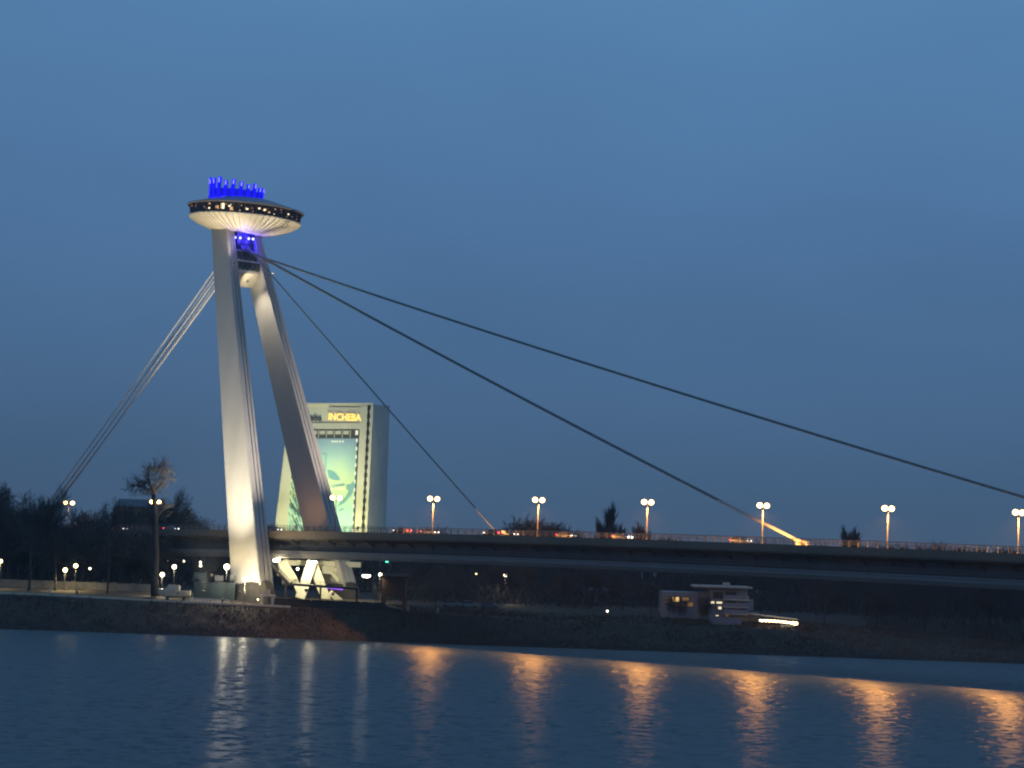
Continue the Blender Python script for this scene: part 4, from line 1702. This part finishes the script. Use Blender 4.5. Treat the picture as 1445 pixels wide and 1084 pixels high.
# car park behind the bank
for px, ci, lab in ((636, 3, 'pale car parked under the trees left of the pale post'), (661, 3, 'pale car parked under the trees right of the pale post'), (690, 1, 'grey car parked under the trees near the white globe lamp')):
    c = copy_tree(proto)
    c.name = 'parked_car'
    c['label'] = lab
    c['group'] = 'cars parked under the trees'
    for ch in list(c.children):
        nm = ch.name.split('.')[0]
        if nm in ('body', 'roof'):
            ch.data = ch.data.copy()
            ch.data.materials[0] = cols[ci]
        if nm in ('headlight', 'taillight'):
            ch.data = ch.data.copy()
            ch.data.materials[0] = M['rail'] if nm == 'headlight' else M['brownwood']
    p = at(px, 862, 508)
    c.location = (p.x, 508, ground_z(p.x, 508))
    c.rotation_euler = (0, 0, random.uniform(-.3, .3))


# ------------------------------------------------------------------ trees
def grow(mbt, mbc, p, d, L, r, lvl, maxl, rng, spread, up, kids, wig):
    segs = 4 if lvl < 2 else (3 if lvl < maxl else 2)
    pts, rad = [p.copy()], [r]
    dd = d.copy()
    for i in range(segs):
        dd = (dd + Vector((rng.gauss(0, wig), rng.gauss(0, wig), rng.gauss(0, wig) + up)) * (1 if lvl else .35)).normalized()
        p = p + dd * (L / segs)
        pts.append(p.copy())
        rad.append(r * (1 - .75 * (i + 1) / segs) if lvl else r * (1 - .5 * (i + 1) / segs))
    (mbt if lvl == 0 else mbc).path(pts, rad, 7 if lvl == 0 else (5 if lvl == 1 else 3))
    if lvl >= maxl:
        return
    n = kids[lvl]
    lk = .62 if (spread < .3 and lvl == 0) else 1.0
    for k in range(n):
        f = (.42 if lvl == 0 else .22) + (.58 if lvl == 0 else .75) * (k + rng.random()) / n
        i = min(int(f * segs), segs - 1)
        q = pts[i].lerp(pts[i + 1], f * segs - i)
        ax = (pts[i + 1] - pts[i]).normalized()
        pr_ = ax.orthogonal().normalized()
        pr_ = Matrix.Rotation(rng.random() * 2 * pi, 3, ax) @ pr_
        an = spread * rng.uniform(.7, 1.3)
        nd = (ax * cos(an) + pr_ * sin(an)).normalized()
        ln = L * lk * rng.uniform(.42, .68) * (1.05 - .45 * f if lvl == 0 else 1.0)
        grow(mbt, mbc, q, nd, ln, max(.03, rad[i] * rng.uniform(.42, .62)), lvl + 1, maxl, rng, spread, up, kids, wig)


def make_tree(seed, h, r, spread=.75, up=.06, kids=(12, 9, 7, 5), wig=.12, trunk_f=.8, name='bare_tree'):
    rng = random.Random(seed)
    t = thing(name, (0, 0, 0), 'x', 'tree')
    mt, mc = MB(), MB()
    grow(mt, mc, Vector((0, 0, -.3)), Vector((rng.gauss(0, .05), rng.gauss(0, .05), 1)).normalized(), h * trunk_f, r, 0, 4, rng, spread, up, kids, wig)
    mt.lathe((0, 0, 0), [(r * 1.7, -.4), (r * 1.2, .3), (r, .9)], 9)
    mt.build('trunk', M['bark'], t)
    mc.build('crown', M['twig'], t)
    zz = max(v.z for v in mc.v)
    t['h'] = zz
    return t


protos = [make_tree(21, 12, .26), make_tree(22, 12, .24, .85, .03), make_tree(23, 12, .28, .65, .09), make_tree(24, 12, .22, .9, .02, (14, 9, 7, 4))]
poplar = make_tree(31, 12, .25, .20, .05, (40, 9, 6, 3), .06, .95, 'poplar_tree')
bush = make_tree(41, 12, .22, .95, .05, (14, 10, 7, 5), .14, .55)
used = set()


def plant(pr_, px, ytop, Y, label, group, z0=None, wide=1.0, rot=None, ybase=None):
    tp = at(px, ytop, Y)
    z = ground_z(tp.x, Y) if z0 is None else z0
    h = tp.z - z
    first = pr_.name not in used
    used.add(pr_.name)
    t = pr_ if first else copy_tree(pr_)
    k = h / pr_['h']
    # stand the foot under the crown top as the upright sees it
    t.location = (tp.x, Y, z)
    t.scale = (k * wide, k * wide, k)
    t.rotation_euler = (0, 0, random.uniform(0, 6.28) if rot is None else rot)
    tag(t, label, 'tree', group)
    return t


random.seed(5)
lawn = 'bare trees on the lawn'
plant(protos[0], 48, 688, 507, 'broad bare tree near the left end of the lawn', lawn, wide=.75)
plant(protos[2], 86, 679, 512, 'bare tree standing in front of the backstay foot', lawn, wide=.6)
plant(protos[1], 158, 697, 509, 'thin bare tree between the backstay foot and the tall tree', lawn, wide=.6)
plant(protos[3], -6, 676, 530, 'bare tree at the very left end of the row', lawn, wide=.8)
plant(protos[1], 25, 700, 545, 'dense bare tree behind the left globe lamp', lawn, wide=1.0)
plant(protos[0], 68, 706, 560, 'bare tree behind the backstay foot', lawn, wide=1.0)
plant(protos[2], 116, 712, 555, 'bare tree right of the leftmost street lamp', lawn, wide=1.1)
plant(protos[3], 135, 718, 570, 'low bare tree before the ochre building', lawn, wide=1.2)
plant(protos[0], 190, 722, 575, 'low bare tree right in front of the ochre building', lawn, wide=1.0)
gb_ = 'bare trees behind the bridge left of the pylon'
plant(protos[2], 250, 684, 600, 'tallest bare tree between the tall lawn tree and the pylon', gb_, wide=.95)
plant(protos[0], 270, 712, 605, 'rounded bare tree beside the near pylon leg', gb_, wide=1.1)
plant(protos[1], 232, 700, 610, 'bare tree behind the tall lawn tree', gb_, wide=1.0)
plant(protos[3], 288, 728, 615, 'lowest bare tree against the near pylon leg', gb_, wide=1.1)
# dark scrub under the deck on the left: trees the deck and lawn stand before
for i in range(26):
    plant(protos[i % 4], 8.6 * i + random.uniform(0, 10), 722 + .1 * 8.6 * i + random.uniform(0, 22), random.uniform(524, 546), 'low dark bare tree in the thicket behind the lawn wall', 'thicket behind the lawn wall', wide=1.5)

# tall old tree with a bare bole and a curled crown
rng = random.Random(77)
bx = at(219, 838, 503)
ot = thing('old_tree', Vector((bx.x, 503, ground_z(bx.x, 503))), 'tallest bare tree with long trunk and curled crown on the lawn', 'tree', lawn)
mt, mc = MB(), MB()


def P(x, y, dy=0):
    return at(x, y, 503 + dy)


mt.path([P(219, 842), P(218, 815), P(220, 785), P(219, 755), P(219, 728), P(218, 708), P(216, 696)], [1.05, .82, .72, .66, .6, .52, .44], 10)
mt.build('trunk', M['bark'], ot, True)


def limb(pts, r, seed):
    rg = random.Random(seed)
    P3 = [P(x, y, d) for x, y, d in pts]
    n = len(P3)
    mc.path(P3, [r * (1 - .75 * i / (n - 1)) for i in range(n)], 6)
    for i in range(n - 1):
        for k in range(6):
            q = P3[i].lerp(P3[i + 1], rg.random())
            ax = (P3[i + 1] - P3[i]).normalized()
            pr_ = Matrix.Rotation(rg.random() * 6.28, 3, ax) @ ax.orthogonal().normalized()
            an = rg.uniform(.5, 1.1)
            grow(mt, mc, q, (ax * cos(an) + pr_ * sin(an)).normalized(), rg.uniform(1.1, 2.6), .09, 2, 4, rg, .7, .05, (0, 0, 6, 4), .2)


limb([(217, 698, 0), (210, 691, -.5), (201, 687, -1), (193, 685, -1), (184, 687, -1.5)], .34, 1)
limb([(217, 698, 0), (223, 688, .5), (231, 681, 1), (237, 673, 1), (236, 665, 1), (230, 661, .6)], .36, 2)
limb([(217, 698, 0), (219, 686, -.6), (225, 676, -1), (228, 668, -1), (222, 663, -1)], .28, 3)
limb([(216, 697, 0), (212, 684, .8), (209, 674, 1.2), (211, 664, 1.4), (218, 659, 1.4)], .30, 4)
limb([(212, 693, 0), (205, 688, 1.5), (203, 681, 2.0)], .2, 5)
limb([(218, 745, 0), (213, 735, .5), (210, 728, .5)], .22, 6)
limb([(219, 735, 0), (227, 722, 1), (233, 712, 1.5)], .2, 7)
mc.build('crown', M['twig'], ot)

plant(protos[1], 172, 706, 600, 'left of two bare trees close before the ochre building', lawn, wide=.8)
plant(protos[3], 197, 709, 604, 'right of two bare trees close before the ochre building', lawn, wide=.8)

# beyond the bridge
gp = 'poplars beyond the bridge'
plant(poplar, 864, 704, 640, 'tallest dark poplar beyond the bridge', gp, wide=.85)
plant(poplar, 849, 727, 645, 'shorter poplar touching the left of the tallest poplar', gp, wide=.85)
plant(poplar, 874, 735, 638, 'low poplar touching the right of the tallest poplar', gp, wide=1.0)
plant(poplar, 906, 734, 650, 'small poplar beneath the street lamp', gp, wide=1.2)
plant(poplar, 915, 746, 655, 'lowest poplar shoot right of the small poplar', gp, wide=1.0)
plant(poplar, 1194, 738, 640, 'left half of the lone poplar pair at right', gp, wide=.9)
plant(poplar, 1205, 740, 642, 'right half of the lone poplar pair at right', gp, wide=.9)
gq = 'rounded bare trees beyond the bridge'
plant(bush, 606, 738, 640, 'small rounded bare tree below the street lamp left of the short cable', gq, wide=.85)
plant(bush, 742, 731, 640, 'left rounded bare tree beyond the bridge', gq, wide=1.0)
plant(bush, 763, 724, 645, 'tallest rounded bare tree beneath the street lamp', gq, wide=1.15)
plant(bush, 784, 732, 640, 'middle rounded bare tree beyond the bridge', gq, wide=.9)
plant(bush, 801, 737, 642, 'right rounded bare tree beyond the bridge', gq, wide=.85)
plant(bush, 830, 753, 650, 'lowest bare tree left of the tall poplars', gq, wide=.8)
for i, px in enumerate((1225, 1240, 1275, 1292, 1312, 1330, 1348, 1368, 1395, 1430, 1150, 1100, 690, 655, 945, 985)):
    plant(bush if i % 2 else protos[i % 4], px, 762 + .034 * (px - 1225) * .6 + random.uniform(0, 4) + (-4 if px == 1312 else 0) if px > 1000 else 752 + (px - 655) * .04, 720 + 8 * (i % 3), 'low bare tree on the skyline just above the deck', 'skyline trees beyond the deck', wide=1.6)

# wood under the deck, middle and right
for i in range(62):
    px = 575 + 880 * (i + random.random()) / 62
    Y = random.uniform(508, 528) if i % 3 == 0 else random.uniform(530, 580)
    if 930 < px < 1135 and Y < 530:
        Y = random.uniform(535, 575)
    if px < 700 and Y < 525:
        Y = random.uniform(525, 560)
    top = 785 + .034 * (px - 575) + random.uniform(-6, 22)
    if px > 1130:
        Y = random.uniform(500, 545)
    lab, grp_ = (('bare dark tree in the unlit wood under the right end of the deck', 'wood under the right end of the deck') if px > 1130 else
                 ('bare dark tree in the grove seen below the middle of the deck', 'grove below the middle of the deck'))
    plant(protos[i % 4], px, top, Y, lab, grp_, wide=random.uniform(1.0, 1.4))

for px, yt, Y, lab in ((943, 836, 499, 'small bare tree before the left wing of the riverside house'), (968, 842, 498, 'small bare tree between the lit windows of the riverside house'),
                       (990, 836, 498, 'small bare tree at the joint of house and wing'), (998, 849, 497, 'thin sapling before the pale garden wall end'),
                       (832, 838, 512, 'bare tree standing before the pale pavilion'), (848, 834, 516, 'bare tree at the right side of the pale pavilion')):
    plant(protos[1], px, yt, Y, lab, 'small trees on the bank', wide=.8)

# far dark wood that closes the view below the deck
rng = random.Random(9)
mb = MB()
for i in range(34000):
    x = rng.uniform(-150, 200)
    y = rng.uniform(585, 605)
    z = 7.0 + 14.5 * rng.random() ** .9 * (.8 + .35 * vn(x * .12, 3.1))
    a = rng.uniform(-.6, .6)
    l, w_ = rng.uniform(1.2, 3.0), rng.uniform(.08, .3)
    d = Vector((sin(a), rng.uniform(-.3, .3), cos(a)))
    sd = Vector((cos(a), rng.uniform(-.5, .5), -sin(a))) * w_
    p = Vector((x, y, z))
    mb.add([p - sd, p + sd, p + d * l], [(0, 1, 2)])
mb.build('far_wood', M['twig'])
tag(bpy.data.objects['far_wood'], 'dense dark winter wood closing the view below the deck', None, None, 'stuff')

# scrub between the trunks
rng = random.Random(14)
mb = MB()
for i in range(30000):
    x = rng.uniform(-30, 165)
    y = rng.uniform(512 if x < 78 else 500, 560)
    if 20 < x < 80 and y < 520:
        continue
    z = ground_z(x, y) + rng.random() ** 1.5 * 4.5 * (.4 + vn(x * .25, y * .2))
    a, b = rng.uniform(0, 6.28), rng.gauss(0, .5)
    d = Vector((cos(a) * sin(b), sin(a) * sin(b), cos(b))) * rng.uniform(.8, 2.0)
    sd = Vector((-sin(a), cos(a), 0)) * rng.uniform(.06, .16)
    p = Vector((x, y, z))
    mb.add([p - sd, p + sd, p + d], [(0, 1, 2)])
mb.build('undergrowth', M['twig'])
tag(bpy.data.objects['undergrowth'], 'dark leafless scrub between the trunks below the deck', None, None, 'stuff')

# undergrowth on the bank
rng = random.Random(10)
mb = MB()
for i in range(16000):
    x = rng.uniform(-125, 135)
    y = rng.uniform(481.2, 505)
    if y > 491 and x < -44:
        continue
    z = ground_z(x, y)
    hgt = rng.uniform(.25, .8) * (1.6 if vn(x * .2, y * .3) > .6 else .8)
    for k in range(3):
        a, b = rng.uniform(0, 6.28), rng.uniform(.1, .7)
        sd = Vector((cos(a), sin(a), 0)) * .10
        d = Vector((cos(a + 1.57) * sin(b), sin(a + 1.57) * sin(b), cos(b))) * hgt
        p = Vector((x, y, z - .05))
        mb.add([p - sd, p + sd, p + d], [(0, 1, 2)])
mb.build('bank_grass', mat('dry_grass', (.080, .052, .033), .95, .3, .2))
tag(bpy.data.objects['bank_grass'], 'dry brown winter grass covering the river bank', None, None, 'stuff')
# rip-rap along the water
mb = MB()
for i in range(2600):
    x = rng.uniform(-130, 140)
    y = 480 + abs(rng.gauss(0, 1.1))
    r = rng.uniform(.15, .55)
    z = max(ground_z(x, y), 0) + r * .1
    p = Vector((x, y, z))
    mb.add([p + Vector((r * rng.uniform(.7, 1.2) * cos(a), r * rng.uniform(.7, 1.2) * sin(a), dz * r)) for a, dz in ((0, -.2), (1.57, -.3), (3.14, -.2), (4.71, -.3))] + [p + Vector((rng.uniform(-.2, .2) * r, 0, r * .7))],
           [(0, 1, 4), (1, 2, 4), (2, 3, 4), (3, 0, 4)])
mb.build('riprap_stones', M['stone'])
tag(bpy.data.objects['riprap_stones'], 'dark rip-rap stones along the waterline', None, None, 'stuff')
